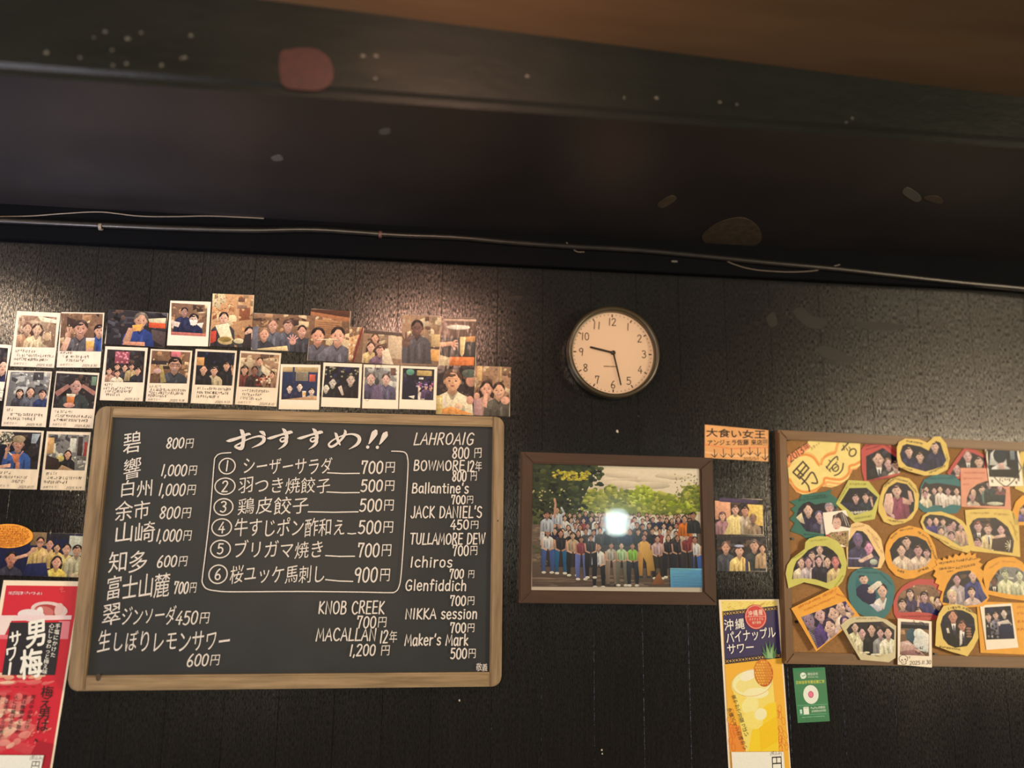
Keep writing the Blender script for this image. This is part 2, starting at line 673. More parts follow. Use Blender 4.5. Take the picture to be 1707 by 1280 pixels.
    def build(self, name, parent, m):
        me = bpy.data.meshes.new(name)
        me.from_pydata(self.v, [], self.f)
        at_ = me.color_attributes.new('ink', 'FLOAT_COLOR', 'CORNER')
        buf = []
        for f, c in zip(self.f, self.c):
            for q in c:
                buf += [q[0], q[1], q[2], 1.0]
        at_.data.foreach_set('color', buf)
        me.materials.append(m)
        return put(bpy.data.objects.new(name, me), parent)


def hash_s(s):
    h = 7
    for c in s:
        h = (h * 31 + ord(c)) % 1000003
    return h


class Card:
    """a sheet fixed to the wall: an outline surveyed in the photograph, given its own size, tilt and thickness"""

    def __init__(self, name, px, dep, m, label, cat, group=None, thick=.0005, bev=0., empty=False, square=True, kind=None):
        self.dep = dep
        P = [at(x, y, dep) for x, y in px]
        self.th = 0.
        if len(px) == 4 and square:
            a = (P[1] - P[0]) + (P[2] - P[3])
            self.th = math.atan2(a.z, a.x)
        c = sum(P, Vector()) / len(P)
        self.c = c
        if empty:
            self.o = bpy.data.objects.new(name, None)
            put(self.o)
        self.out = None
        q = [self.w2l(p) for p in P]
        if len(px) == 4 and square:
            w = (abs(q[1][0] - q[0][0]) + abs(q[2][0] - q[3][0])) / 4
            h = (abs(q[0][1] - q[3][1]) + abs(q[1][1] - q[2][1])) / 4
            q = [(-w, h), (w, h), (w, -h), (-w, -h)]
        self.out = q
        self.t = thick
        if not empty:
            self.o = meshobj(name, slab_bm(q, 0, thick, bev), m)
        self.o.location = (c.x, -dep, c.z)
        self.o.rotation_euler = (math.pi / 2, -self.th, 0)
        tag(self.o, label, cat, group, kind)

    def w2l(self, p):
        x, z = p.x - self.c.x, p.z - self.c.z
        cs, sn = math.cos(self.th), math.sin(self.th)
        return (x * cs + z * sn, -x * sn + z * cs)

    def l(self, px, py, extra=0.):
        return self.w2l(at(px, py, self.dep + self.t + extra))

    def uv(self, u, v):
        """unit position inside a four-cornered card, v downwards"""
        (ax, ay), (bx, by), (cx, cy), (dx, dy) = self.out
        return (ax + (bx - ax) * u + (dx - ax) * v, ay + (by - ay) * u + (dy - ay) * v)


class Pic:
    """painter for the picture on a photo: outline in local metres, u right, v down"""

    def __init__(self, ink, outline, frame=None):
        self.k, self.o = ink, outline
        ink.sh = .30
        if frame is None:
            xs, ys = [p[0] for p in outline], [p[1] for p in outline]
            frame = ((min(xs), max(ys)), (max(xs), max(ys)), (min(xs), min(ys)))
        self.a, b, d = frame
        self.ex = (b[0] - self.a[0], b[1] - self.a[1])
        self.ey = (d[0] - self.a[0], d[1] - self.a[1])
        self.W, self.H = math.hypot(*self.ex), math.hypot(*self.ey)
        self.rot = math.atan2(self.ex[1], self.ex[0])

    def m(self, u, v):
        return (self.a[0] + self.ex[0] * u + self.ey[0] * v, self.a[1] + self.ex[1] * u + self.ey[1] * v)

    def fill(self, col):
        self.k.poly(list(self.o), col)

    def ell(self, u, v, ru, rv, col, rot=0., n=14):
        self.k.ell(self.m(u, v), ru * self.W, rv * self.H, col, self.rot + rot, n, self.o)

    def quad(self, pts, col):
        self.k.poly([self.m(*p) for p in pts], col, self.o)

    def rect(self, u0, v0, u1, v1, col):
        self.quad([(u0, v0), (u1, v0), (u1, v1), (u0, v1)], col)

    def line(self, pts, w, col):
        self.k.line([self.m(*p) for p in pts], w * self.H, col, self.o)

    def clutter(self, rnd, pal, n, v0=0., v1=.75, s=.18):
        for _ in range(n):
            u, v = rnd.uniform(0, 1), rnd.uniform(v0, v1)
            c = rnd.choice(pal)
            a, b = rnd.uniform(.03, s), rnd.uniform(.02, s * .8)
            if rnd.random() < .6:
                sh = rnd.uniform(-.04, .04)
                self.quad([(u - a, v - b + sh), (u + a, v - b - sh), (u + a, v + b - sh), (u - a, v + b + sh)], c)
            else:
                self.ell(u, v, a * .7, b * .8, c, rnd.uniform(0, 3))

    def person(self, u, v, r, shirt, hair=None, skin=None, style='', tilt=0.):
        hair = hair or A(38, 28, 28)
        skin = skin or A(226, 170, 134)
        c = self.m(u, v)
        s = r * self.H
        cr, sr = math.cos(self.rot + tilt), math.sin(self.rot + tilt)
        k, o = self.k, self.o

        def q(x, y):
            return (c[0] + (x * cr + y * sr) * s, c[1] + (x * sr - y * cr) * s)
        dark = tuple(x * .58 for x in skin)
        hv = hash_s('%.3f%.3f' % (u, v)) % 1000 / 1000
        wd = .92 + .2 * hv
        if 'l' in style:
            k.ell(q(0, .55), 1.12 * s, 1.75 * s, hair, self.rot + tilt, 14, o)
        k.poly([q(-2.3, 5.5), q(-2.05, 2.3), q(-1.5, 1.65), q(-.5, 1.15), q(.5, 1.15), q(1.5, 1.65), q(2.05, 2.3), q(2.3, 5.5)], shirt, o)
        lo, hi = tuple(x * .55 for x in shirt), tuple(min(.9, x * 1.35 + .01) for x in shirt)
        k.poly([q(-1.3, 2.6), q(-1.0, 2.5), q(-.8, 5.5), q(-1.35, 5.5)], lo, o)
        k.poly([q(1.0, 2.5), q(1.3, 2.6), q(1.4, 5.5), q(.9, 5.5)], lo, o)
        k.poly([q(-1.7, 1.9), q(-.9, 1.5), q(-.5, 2.4), q(-1.3, 2.8)], hi, o)
        k.poly([q(.2, 2.6), q(.5, 2.2), q(.75, 4.6), q(.35, 4.8)], hi, o)
        k.poly([q(-.4, 3.2), q(-.1, 2.6), q(.1, 4.4), q(-.3, 5.2)], lo, o)
        k.poly([q(-.62, 1.12), q(.62, 1.12), q(.1, 2.0), q(-.1, 2.0)], lo, o)
        k.poly([q(-.4, .6), q(.4, .6), q(.5, 1.2), q(0, 1.7), q(-.5, 1.2)], dark, o)
        k.ell(q(0, -.24), .93 * wd * s, 1.0 * s, hair, self.rot + tilt, 16, o)
        k.ell(q(-.79, .14), .15 * s, .25 * s, dark, self.rot + tilt, 8, o)
        k.ell(q(.79, .14), .15 * s, .25 * s, dark, self.rot + tilt, 8, o)
        k.ell(q(0, .12), .76 * s, .95 * s, skin, self.rot + tilt, 18, o)
        k.ell(q(.30, .32), .30 * s, .34 * s, tuple(min(.92, x * 1.14) for x in skin), self.rot + tilt, 10, o)
        k.poly([q(-.76, .05), q(-.56, .1), q(-.42, .85), q(-.55, .75), q(-.72, .4)], tuple(x * .74 for x in skin), o)
        # parted fringe
        pt = -.35 + .7 * hv
        k.poly([q(pt, -1.02), q(pt + .05, -.62), q(-.50, -.34), q(-.80, .12), q(-.90, -.3), q(-.6, -.9)], hair, o)
        k.poly([q(pt - .05, -1.02), q(.62, -.9), q(.90, -.3), q(.80, .10), q(.56, -.36), q(pt, -.62)], hair, o)
        k.poly([q(pt - .2, -1.12), q(pt + .3, -1.14), q(pt + .5, -.9), q(pt, -.82)], tuple(min(.9, x * 2.2 + .012) for x in hair), o)
        if hv > .6:
            k.poly([q(-.5, -.7), q(.35, -.7), q(.25, -.30), q(-.1, -.36), q(-.42, -.24)], hair, o)
        if 'c' in style:
            cap = A(176, 150, 110)
            k.ell(q(0, -.75), .95 * s, .62 * s, cap, self.rot + tilt, 14, o)
            k.poly([q(-1.25, -.42), q(-.1, -.62), q(.2, -.3), q(-1.1, -.2)], tuple(x * .6 for x in cap), o)
        eye = A(45, 30, 28)
        for sx in (-1, 1):
            k.ell(q(sx * .33, .04), .14 * s, .075 * s, eye, self.rot + tilt, 8, o)
            k.line([q(sx * .17, -.17), q(sx * .5, -.2)], .06 * s, tuple(x * .5 for x in skin), o)
        if 'g' in style:
            for sx in (-1, 1):
                k.line([q(sx * .08, -.12), q(sx * .62, -.12), q(sx * .6, .26), q(sx * .12, .26), q(sx * .08, -.12)], .09 * s, eye, o)
        k.poly([q(-.05, .0), q(.07, .0), q(.14, .32), q(-.12, .32)], tuple(x * .82 for x in skin), o)
        if 's' in style:
            k.ell(q(0, .56), .30 * s, .13 * s, A(150, 70, 66), self.rot + tilt, 10, o)
            k.poly([q(-.22, .5), q(.22, .5), q(.14, .6), q(-.14, .6)], A(245, 232, 205), o)
        else:
            k.ell(q(0, .55), .22 * s, .09 * s, A(165, 84, 76), self.rot + tilt, 8, o)
        if 'b' in style:
            k.ell(q(0, .92), .40 * s, .17 * s, A(150, 120, 104), self.rot + tilt, 10, o)
        if 't' in style:      # shirt and tie
            k.poly([q(-.45, 1.3), q(.45, 1.3), q(0, 3.2)], A(240, 225, 200), o)
            k.poly([q(-.12, 1.6), q(.12, 1.6), q(.18, 3.0), q(0, 3.4), q(-.18, 3.0)], A(60, 50, 80), o)
        for sg, ch in ((-1, 'P'), (1, 'p')):
            if ch in style:   # two fingers held up
                k.line([q(sg * 2.0, 4.4), q(sg * 1.75, 2.2)], .62 * s, tuple(x * .9 for x in shirt), o)
                k.line([q(sg * 1.75, 2.3), q(sg * 1.6, 1.2)], .42 * s, skin, o)
                k.ell(q(sg * 1.55, .95), .36 * s, .4 * s, skin, self.rot + tilt, 10, o)
                k.line([q(sg * 1.5, .8), q(sg * 1.75, -.15)], .17 * s, skin, o)
                k.line([q(sg * 1.4, .8), q(sg * 1.2, -.15)], .17 * s, skin, o)
        if 'd' in style:      # a mug raised
            self_gl = A(232, 176, 92)
            k.line([q(2.2, 4.6), q(1.5, 3.1)], .5 * s, skin, o)
            k.poly([q(.8, 1.6), q(1.9, 1.6), q(1.8, 3.3), q(.9, 3.3)], self_gl, o)
            k.poly([q(.78, 1.3), q(1.92, 1.3), q(1.9, 1.75), q(.8, 1.75)], A(250, 235, 205), o)
            k.ell(q(1.4, 3.0), .5 * s, .35 * s, skin, self.rot + tilt, 10, o)
        if 'h' in style:      # an open hand towards the lens
            hx, hy = q(-1.6, 2.4)
            k.ell((hx, hy), .62 * s, .7 * s, skin, self.rot, 10, o)
            for an in (-1.2, -.5, 0, .45, .9):
                dx, dy = math.sin(an), math.cos(an)
                k.line([(hx + dx * .4 * s, hy + dy * .4 * s), (hx + dx * 1.5 * s, hy + dy * 1.5 * s)], .26 * s, skin, o)


# colours seen in the prints
SKIN = A(228, 172, 136)
SKINP = A(216, 162, 150)
NAVY, BLACK, GREY, DGREY = A(36, 38, 66), A(28, 26, 30), A(120, 110, 104), A(70, 64, 64)
CREAM, TAN, BRN, DBRN = A(238, 214, 172), A(206, 160, 110), A(130, 88, 56), A(66, 46, 36)
ORNG, RED, BLUE, DENIM = A(236, 150, 60), A(190, 60, 52), A(42, 72, 140), A(60, 90, 130)
WHT, PINK, GRN, TEAL = A(246, 232, 200), A(226, 160, 150), A(96, 120, 62), A(40, 96, 96)
PURP, LILAC = A(66, 48, 92), A(150, 126, 160)
BAR = [TAN, BRN, DBRN, CREAM, A(180, 120, 70), A(220, 180, 120), DGREY]
NIGHT = [BLACK, NAVY, A(46, 40, 50), A(20, 20, 28), A(64, 60, 70)]
PENK = A(52, 42, 36)

# ================================================================== the room


def wall_material():
    m = mat('black_painted_boards', (.010, .010, .011), .2, .28)
    b = m.node_tree.nodes['Principled BSDF']
    mg = coords(m, (1, 1, .045))
    ms = coords(m, (1, 1, .38))
    g = noise(m, mg, 210, 4, .65)
    s = noise(m, ms, 420, 3, .7)
    big = noise(m, coords(m, (1, 1, .35)), 3.2, 4)
    add = N(m, 'ShaderNodeMath', operation='ADD')
    mul = N(m, 'ShaderNodeMath', operation='MULTIPLY')
    mul.inputs[1].default_value = .9
    L(m, s, 'Fac', mul, 0)
    L(m, g, 'Fac', add, 0)
    L(m, mul, 0, add, 1)
    bp = N(m, 'ShaderNodeBump')
    bp.inputs['Strength'].default_value = .17
    bp.inputs['Distance'].default_value = .0016
    L(m, add, 0, bp, 'Height')
    L(m, bp, 'Normal', b, 'Normal')
    r = ramp(m, ((.3, (.15,) * 3), (.7, (.23,) * 3)))
    L(m, big, 'Fac', r, 'Fac')
    L(m, r, 'Color', b, 'Roughness')
    pores = noise(m, coords(m, (1, 1, .22)), 480, 3, .7)
    sp = ramp(m, ((.40, (.10,) * 3), (.60, (1.0,) * 3)))
    L(m, pores, 'Fac', sp, 'Fac')
    L(m, sp, 'Color', b, 'Specular IOR Level')
    c = ramp(m, ((.25, (.007, .0075, .009)), (.55, (.010, .0105, .0115)), (.8, (.018, .015, .014))))
    L(m, g, 'Fac', c, 'Fac')
    L(m, c, 'Color', b, 'Base Color')
    return m


WALL = wall_material()
SMOOTHBLACK = noisy('smooth_black_paint', (.011, .011, .014), (.022, .020, .023), (1, 1, 1), 5, .38, .25, .5, bscale=30)
STRIPBLACK = noisy('matt_black_strip', (.0012, .0018, .0035), (.002, .0026, .0042), (1, 1, 1), 8, .7, .1, .06)

xs = [at(p, 460).x for p in (-40, 62, 160, 252, 337, 425, 508, 592, 665, 738, 830, 905, 985, 1060, 1130, 1206, 1280, 1362, 1440, 1525, 1610, 1700)]
while xs[0] > -2.9:
    xs.insert(0, xs[0] - random.Random(len(xs)).uniform(.10, .125))
while xs[-1] < 3.1:
    xs.append(xs[-1] + random.Random(len(xs)).uniform(.10, .125))
bm = bmesh.new()
for a, b in zip(xs, xs[1:]):
    g = .0003
    prof = [(a + g, .02), (a + g, .0003), (a + g + .0003, 0), (b - g - .0003, 0), (b - g, .0003), (b - g, .02)]
    lo = [bm.verts.new((x, y, 0)) for x, y in prof]
    hi = [bm.verts.new((x, y, ZC + 1.02)) for x, y in prof]
    for i in range(5):
        bm.faces.new((lo[i], lo[i + 1], hi[i + 1], hi[i]))
for p in (box_bm(xs[0], xs[-1], .012, .06, 0, ZC + 1.02),):
    me_ = bpy.data.meshes.new('t')
    p.to_mesh(me_)
    bm.from_mesh(me_)
    bpy.data.meshes.remove(me_)
    p.free()
wall = meshobj('wall_back', bm, WALL)
tag(wall, 'black painted wall of upright boards behind the menu board', 'wall', kind='structure')

# dark worn marks in the paint right of the clock
MARK = mat('bare_dark_mark', (.005, .0045, .0045), .5, .35)
for q, pts in enumerate(([(1362, 580), (1385, 578), (1408, 590), (1428, 598), (1420, 606), (1392, 602), (1370, 594)],
                         [(1425, 541), (1450, 536), (1482, 538), (1512, 544), (1490, 550), (1450, 549)],
                         [(1322, 520), (1338, 512), (1352, 526), (1378, 534), (1370, 548), (1344, 544)],
                         [(838, 495), (870, 493), (868, 499), (842, 500)],
                         [(1278, 530), (1290, 520), (1296, 540), (1284, 545)])):
    P = smooth([(at(x, y).x, at(x, y).z) for x, y in pts], 4, True)
    o = meshobj('worn_mark', slab_bm(P, 0, .0002), MARK, wall)
    o.rotation_euler = (math.pi / 2, 0, 0)
    o.location = (0, -.0001, 0)
CHIP = mat('pale_plaster_chip', (.5, .47, .42), .8)
for px, py, r in ((1029, 719, .0035), (766, 1167, .0025), (1003, 1250, .003), (118, 818, .002), (131, 825, .002), (1004, 1256, .002)):
    p = at(px, py)
    rn = random.Random(px)
    P = [(p.x + r * rn.uniform(.4, 1) * math.cos(k), p.z + r * 1.3 * rn.uniform(.4, 1) * math.sin(k)) for k in (0, 1.1, 2.2, 3.3, 4.4, 5.4)]
    o = meshobj('paint_chip', slab_bm(P, 0, .0003), CHIP, wall)
    o.rotation_euler = (math.pi / 2, 0, 0)
    o.location = (0, -.0001, 0)

fl = meshobj('floor', box_bm(xs[0], xs[-1], -4.2, .06, -.05, 0), wood('dark_floor_boards', (.10, .06, .035), (.17, .10, .06), 'x', .45))
tag(fl, 'brown wooden floor of the room', 'floor', kind='structure')
bm = box_bm(xs[0], xs[-1], -4.2, .06, ZC + .848, ZC + .90)
for v in bm.verts:
    v.co.z -= .05 * v.co.x          # the old ceiling sags a little to the right
ce = meshobj('ceiling', bm, noisy('brown_ceiling_boards', (.052, .034, .017), (.098, .064, .034), (.12, 1, 1), 6, .5, .1))
tag(ce, 'brown boarded ceiling above the black beam', 'ceiling', kind='structure')

# the deep black soffit beam along the top of the wall
HB = ZC + .70
bm = slab_bm([(-.548, 0), (-.548, .012), (-.554, .018), (-.554, .33), (0, .33), (0, 0)], xs[0], xs[-1])
BEAM = mat('old_black_beam_paint', (.012, .012, .013), .45, .25)
b_ = BEAM.node_tree.nodes['Principled BSDF']
mp = coords(BEAM, (1, 1, .5))
n1 = noise(BEAM, mp, 26, 6, .7)
n2 = noise(BEAM, mp, 4, 3)
bp = N(BEAM, 'ShaderNodeBump')
bp.inputs['Strength'].default_value = .5
bp.inputs['Distance'].default_value = .004
L(BEAM, n1, 'Fac', bp, 'Height')
L(BEAM, bp, 'Normal', b_, 'Normal')
rr = ramp(BEAM, ((.35, (.003, .005, .0045)), (.6, (.007, .009, .0085)), (.75, (.015, .014, .012))))
L(BEAM, n2, 'Fac', rr, 'Fac')
L(BEAM, rr, 'Color', b_, 'Base Color')
beam = meshobj('beam', bm, BEAM)
beam.data.materials.append(noisy('smooth_dark_soffit_paint', (.017, .0155, .018), (.026, .023, .024), (1, .5, 1), 4, .45, .15, .4, bscale=40))
for p_ in beam.data.polygons:
    if p_.normal.y < -.9:
        p_.material_index = 1
# slab axes (x=out of wall, y=up, z=along) -> world
beam.matrix_world = Matrix(((0, 0, 1, 0), (1, 0, 0, 0), (0, 1, 0, HB), (0, 0, 0, 1)))
tag(beam, 'wide black painted beam crossing the top of the picture', 'beam', kind='structure')
tr = meshobj('dark_strip_1', box_bm(xs[0], xs[-1], -.022, 0, ZC + .6235, ZC + .70, .0015), STRIPBLACK)  # near-black strip between the wall boards and the beam
tag(tr, 'flat black strip under the beam', 'trim', kind='structure')


def at_z(px, py, z):
    a, b = px - 853.5, py - 640.0
    d = rt * a + dn * b + fw * FPX
    return CAM + d * ((z - ZC) / d.z)


def at_y(px, py, y):
    return at(px, py, -y)


# pale dots painted as blurred glints, and worn patches, on the beam
GLINT = mat('pale_glint_dot', (.085, .09, .085), .5)
rn = random.Random(5)
for k in range(26):
    px = rn.choice((rn.uniform(20, 420), rn.uniform(200, 1690)))
    py = 45 + px * .105 + rn.uniform(-20, 45)
    p = at_y(px, py, -.555)
    if not (HB + .02 < p.z < HB + .118):
        continue
    r = rn.uniform(.0018, .004)
    o = meshobj('glint_dot', slab_bm([(r * rn.uniform(.5, 1.3) * math.cos(a), r * rn.uniform(.5, 1) * math.sin(a)) for a in (0, 1, 2, 3, 4, 5.2)], 0, .0006), GLINT)
    o.parent = beam
    o.matrix_parent_inverse = beam.matrix_world.inverted()
    o.matrix_basis = Matrix.Translation((p.x, -.5538, p.z)) @ Matrix.Rotation(math.pi / 2, 4, 'X')
PATCH = noisy('bare_brown_patch', (.040, .032, .021), (.075, .056, .034), (1, 1, 1), 60, .6)
for pts, m_ in (([(1170, 395), (1195, 372), (1235, 362), (1262, 376), (1270, 398), (1252, 412), (1225, 408), (1190, 414)], PATCH),
                ([(1505, 322), (1512, 312), (1530, 322), (1536, 332), (1526, 336)], GLINT),
                ([(1540, 330), (1560, 326), (1572, 334), (1566, 340)], PATCH),
                ([(1096, 340), (1118, 326), (1128, 332), (1106, 346)], PATCH),
                ([(632, 218), (648, 214), (650, 222), (636, 224)], GLINT),
                ([(452, 262), (466, 258), (472, 266), (458, 268)], GLINT)):
    P = [at_z(x, y, HB) for x, y in pts]
    o = meshobj('worn_glint_patch', slab_bm(smooth([(p.x, p.y) for p in P], 4, True), -.0008, 0), m_)  # pale ones stand in for glints, brown ones are worn paint
    o.parent = beam
    o.matrix_parent_inverse = beam.matrix_world.inverted()
    o.matrix_basis = Matrix.Translation((0, 0, HB + .0002))

# red sticker scrap on the face of the beam
P = [at_y(x, y, -.555) for x, y in ((466, 92), (482, 82), (520, 80), (548, 96), (556, 126), (540, 148), (500, 150), (470, 140))]
c = sum(P, Vector()) / len(P)
st = meshobj('red_sticker', slab_bm(smooth([(p.x - c.x, p.z - c.z) for p in P], 3, True), 0, .0008), noisy('faded_red_paper', (.013, .003, .003), (.028, .005, .005), (1, 1, 1), 70, .6))
st.location = (c.x, -.5540, c.z)
st.rotation_euler = (math.pi / 2, 0, 0)
tag(st, 'dull red sticker scrap on the face of the black beam', 'sticker')

# pipes and wires in the corner under the beam
CABLE = noisy('black_rubber_cable', (.010, .010, .011), (.018, .017, .017), (1, 1, 1), 40, .32, .1)
pip = [(-60, 366), (0, 368), (90, 372), (200, 377), (300, 381), (420, 384), (520, 383), (590, 387), (660, 392), (760, 396), (850, 404), (950, 411), (1060, 417),
       (1170, 427), (1280, 438), (1390, 448), (1480, 458), (1590, 470), (1707, 481), (1790, 490)]
t = tube_obj('black_conduit', [Vector((-2.8, -.0285, ZC + .668)), Vector((-1.6, -.0285, ZC + .672))] + [at(x, y, .0285) for x, y in pip] + [Vector((2.2, -.0285, ZC + .640)), Vector((3.0, -.0285, ZC + .650))], .0062, CABLE)
tag(t, 'thick black conduit running along the strip under the beam', 'cable')
for x, y in ((168, 378), (634, 391)):
    p = at(x, y, .0285)
    bm, rg = lathe_bm([(.0064, -.0035), (.0078, -.0032), (.0078, .0032), (.0064, .0035), (.0064, -.0035)], 20)
    o = meshobj('cable_clip', bm, mat('grey_clip' if x < 300 else 'brown_tape', (.20, .18, .16) if x < 300 else (.10, .05, .04), .5), t, True)
    o.location = p
    o.rotation_euler = (0, math.pi / 2, 0)
WIRE = mat('grey_thin_wire', (.16, .14, .12), .4)
t = tube_obj('thin_wire', [at(x, y, .024) for x, y in ((-50, 362), (0, 361), (50, 360), (105, 356), (170, 353.5), (195, 356), (230, 360), (290, 361), (345, 360), (400, 362), (440, 364))], .0013, WIRE)
tag(t, 'thin grey wire lying above the conduit at the upper left', 'wire')
t = tube_obj('thin_wire', [at(x, y, .0245) for x, y in ((1208, 434), (1225, 441), (1250, 448), (1285, 452), (1330, 453), (1365, 450), (1400, 441))], .0009, WIRE)
tag(t, 'thin loose wire sagging below the conduit at upper right', 'wire')
t = tube_obj('thin_wire', [at(x, y, .0245) for x, y in ((944, 404), (952, 412), (961, 419), (974, 420))], .0009, WIRE)
tag(t, 'short bent wire end under the beam above the clock', 'wire')
p = at(1124, 436, .022)
t = meshobj('metal_staple', box_bm(-.007, .007, -.0018, .0018, 0, .0022, .0006), mat('steel', (.6, .58, .55), .3, metal=1))
t.location = p
t.rotation_euler = (math.pi / 2, 0, 0)
tag(t, 'small shiny staple on the black strip right of the clock', 'staple')

# ================================================================== the chalkboard
OAKX = wood('weathered_oak_rail', (.16, .115, .064), (.35, .265, .16), 'x', .5, .4, 13, .2)
OAKY = wood('weathered_oak_stile', (.14, .10, .058), (.31, .235, .145), 'y', .5, .4, 13, .2)
K = Card('chalkboard', [(163, 675), (840, 696), (836.5, 1143), (109, 1154)], 0.0, None,
         'large framed chalkboard menu with white chalk lettering', 'chalkboard', empty=True)
DF = .026      # front of the frame


def kl(px, py, dep=DF):
    return K.w2l(at(px, py, dep))


o0, o1, o2, o3 = kl(163, 675), kl(840, 696), kl(836.5, 1143), kl(109, 1154)
i0, i1, i2, i3 = kl(188.5, 694), kl(823.5, 712), kl(814.5, 1120), kl(139, 1127)
OL, OR_, OT, OB = (o0[0] + o3[0]) / 2, (o1[0] + o2[0]) / 2, (o0[1] + o1[1]) / 2, (o2[1] + o3[1]) / 2
IL, IR, IT, IB = (i0[0] + i3[0]) / 2, (i1[0] + i2[0]) / 2, (i0[1] + i1[1]) / 2, (i2[1] + i3[1]) / 2


def arc(cx, cy, r, a0, a1, n=8):
    return [(cx + r * math.cos(math.radians(a0 + (a1 - a0) * k / n)), cy + r * math.sin(math.radians(a0 + (a1 - a0) * k / n))) for k in range(n + 1)]


R = .0195
meshobj('frame_rail', slab_bm([(IL + .0004, IT), (IR - .0004, IT), (IR - .0004, OT), (IL + .0004, OT)], .002, DF, .003), OAKX, K.o)
meshobj('frame_rail', slab_bm([(IL + .0004, OB), (IR - .0004, OB), (IR - .0004, IB), (IL + .0004, IB)], .002, DF, .003), OAKX, K.o)
meshobj('frame_stile', slab_bm(arc(OL + R, OT - R, R, 180, 90) + [(IL, OT), (IL, OB)] + arc(OL + R, OB + R, R, 270, 180), .002, DF, .003), OAKY, K.o)
meshobj('frame_stile', slab_bm(arc(OR_ - R, OB + R, R, 0, -90) + [(IR, OB), (IR, OT)] + arc(OR_ - R, OT - R, R, 90, 0), .002, DF, .003), OAKY, K.o)
KP = .015      # chalk surface
slate = noisy('slate_black', (.012, .018, .027), (.018, .024, .032), (1, 1, 1), 7, .5, .04, .32, bscale=300)
bd = meshobj('writing_surface', slab_bm([(IL - .004, IB - .004), (IR + .004, IB - .004), (IR + .004, IT + .004), (IL - .004, IT + .004)], .004, KP), slate, K.o)
for px, py, rad in ((164, 1129, .007), (250, 874, .0022), (830, 868, .0022)):
    kp = kl(px, py)
    meshobj('wood_knot', slab_bm([(kp[0] + rad * .7 * math.cos(a * .5236), kp[1] + rad * math.sin(a * .5236)) for a in range(12)], DF - .0002, DF + .0003), mat('knot', (.05, .03, .018), .6), K.o)

CH = (.76, .77, .79)
ik = Ink(KP + .0001, 4e-6)


def kt(s, x0, y0, x1, y1, h=None, sw=None, dy0=0, dy1=0, **kw):
    """chalk text inside a pixel box; dy: drift of the middle line at its ends"""
    ym = (y0 + y1) / 2
    p0, p1 = kl(x0, ym + dy0, KP), kl(x1, ym + dy1, KP)
    hh = (kl(x0, y0, KP)[1] - kl(x0, y1, KP)[1]) if h is None else h
    ik.text(s, p0, p1, hh, CH, sw, **kw)


PX = .00128
T = [('碧', 204, 720, 235, 756), ('響', 203, 762, 236, 799), ('白州', 198, 800, 255, 828), ('余市', 191, 835, 250, 867), ('山崎', 189, 871, 257, 905),
     ('知多', 180, 919, 245, 954), ('富士山麓', 176, 958, 282, 998), ('翠', 168, 1005, 202, 1044), ('ジンソーダ', 202, 1011, 293, 1041), ('生しぼりレモンサワー', 162, 1051, 384, 1088)]
for s, x0, y0, x1, y1 in T:
    kt(s, x0, y0, x1, y1, sp=.02, jit=.04, dy0=1, dy1=-1)
D = [('800円', 278, 730, 323, 747), ('1,000円', 270, 775, 329, 793), ('1,000円', 266, 807, 327, 826), ('800円', 267, 845, 319, 864), ('1,000円', 262, 883, 320, 902),
     ('600円', 263, 926, 313, 945), ('700円', 290, 970, 328, 989), ('450円', 294, 1019, 350, 1040), ('600円', 313, 1090, 367, 1110)]
for s, x0, y0, x1, y1 in D:
    kt(s, x0, y0, x1, y1, sw=2.1 * PX, jit=.03, slant=.16, shear=.04)
M = [('シーザーサラダ', 404, 763, 554, 791, '700円', 602, 769, 659, 789, (546, 788, 599, 789)),
     ('羽つき焼餃子', 397, 796, 551, 823, '500円', 602, 800, 658, 819, (545, 820, 599, 821)),
     ('鶏皮餃子', 395, 829, 515, 858, '500円', 600, 832, 657, 852, (514, 853, 597, 853)),
     ('牛すじポン酢和え', 390, 865, 576, 895, '500円', 598, 868, 656, 889, (580, 889, 593, 889)),
     ('ブリガマ焼き', 388, 902, 540, 931, '700円', 596, 906, 653, 928, (543, 926, 591, 927)),
     ('桜ユッケ馬刺し', 383, 942, 542, 972, '900円', 591, 946, 651, 970, (543, 966, 588, 969))]
for s, x0, y0, x1, y1, pr, a, b, c, d, ln in M:
    kt(s, x0, y0, x1, y1, sp=.03, jit=.035)
    kt(pr, a, b, c, d, sw=2.5 * PX, jit=.02, slant=.10, shear=.02)
    ik.line([kl(ln[0], ln[1], KP), kl((ln[0] + ln[2]) / 2, (ln[1] + ln[3]) / 2 + .8, KP), kl(ln[2], ln[3], KP)], 1.9 * PX, CH)
for q, (cx, cy, rx, ry) in enumerate(((379, 777, 12.5, 12.5), (375.5, 810.5, 15.5, 13), (373, 845, 14.5, 13), (370, 879, 15, 13.3), (368, 915, 15, 13.5), (364, 957, 13.8, 14))):
    c = kl(cx, cy, KP)
    ik.ring(c, rx * PX, ry * PX, 1.9 * PX, CH)
    hh = (8, 8.5, 8.5, 8, 8, 8)[q]
    ik.text(str(q + 1), kl(cx - (1.5 if q == 0 else 5), cy, KP), kl(cx + (1.5 if q == 0 else 5), cy, KP), hh * 2 * PX, CH, 2.1 * PX)
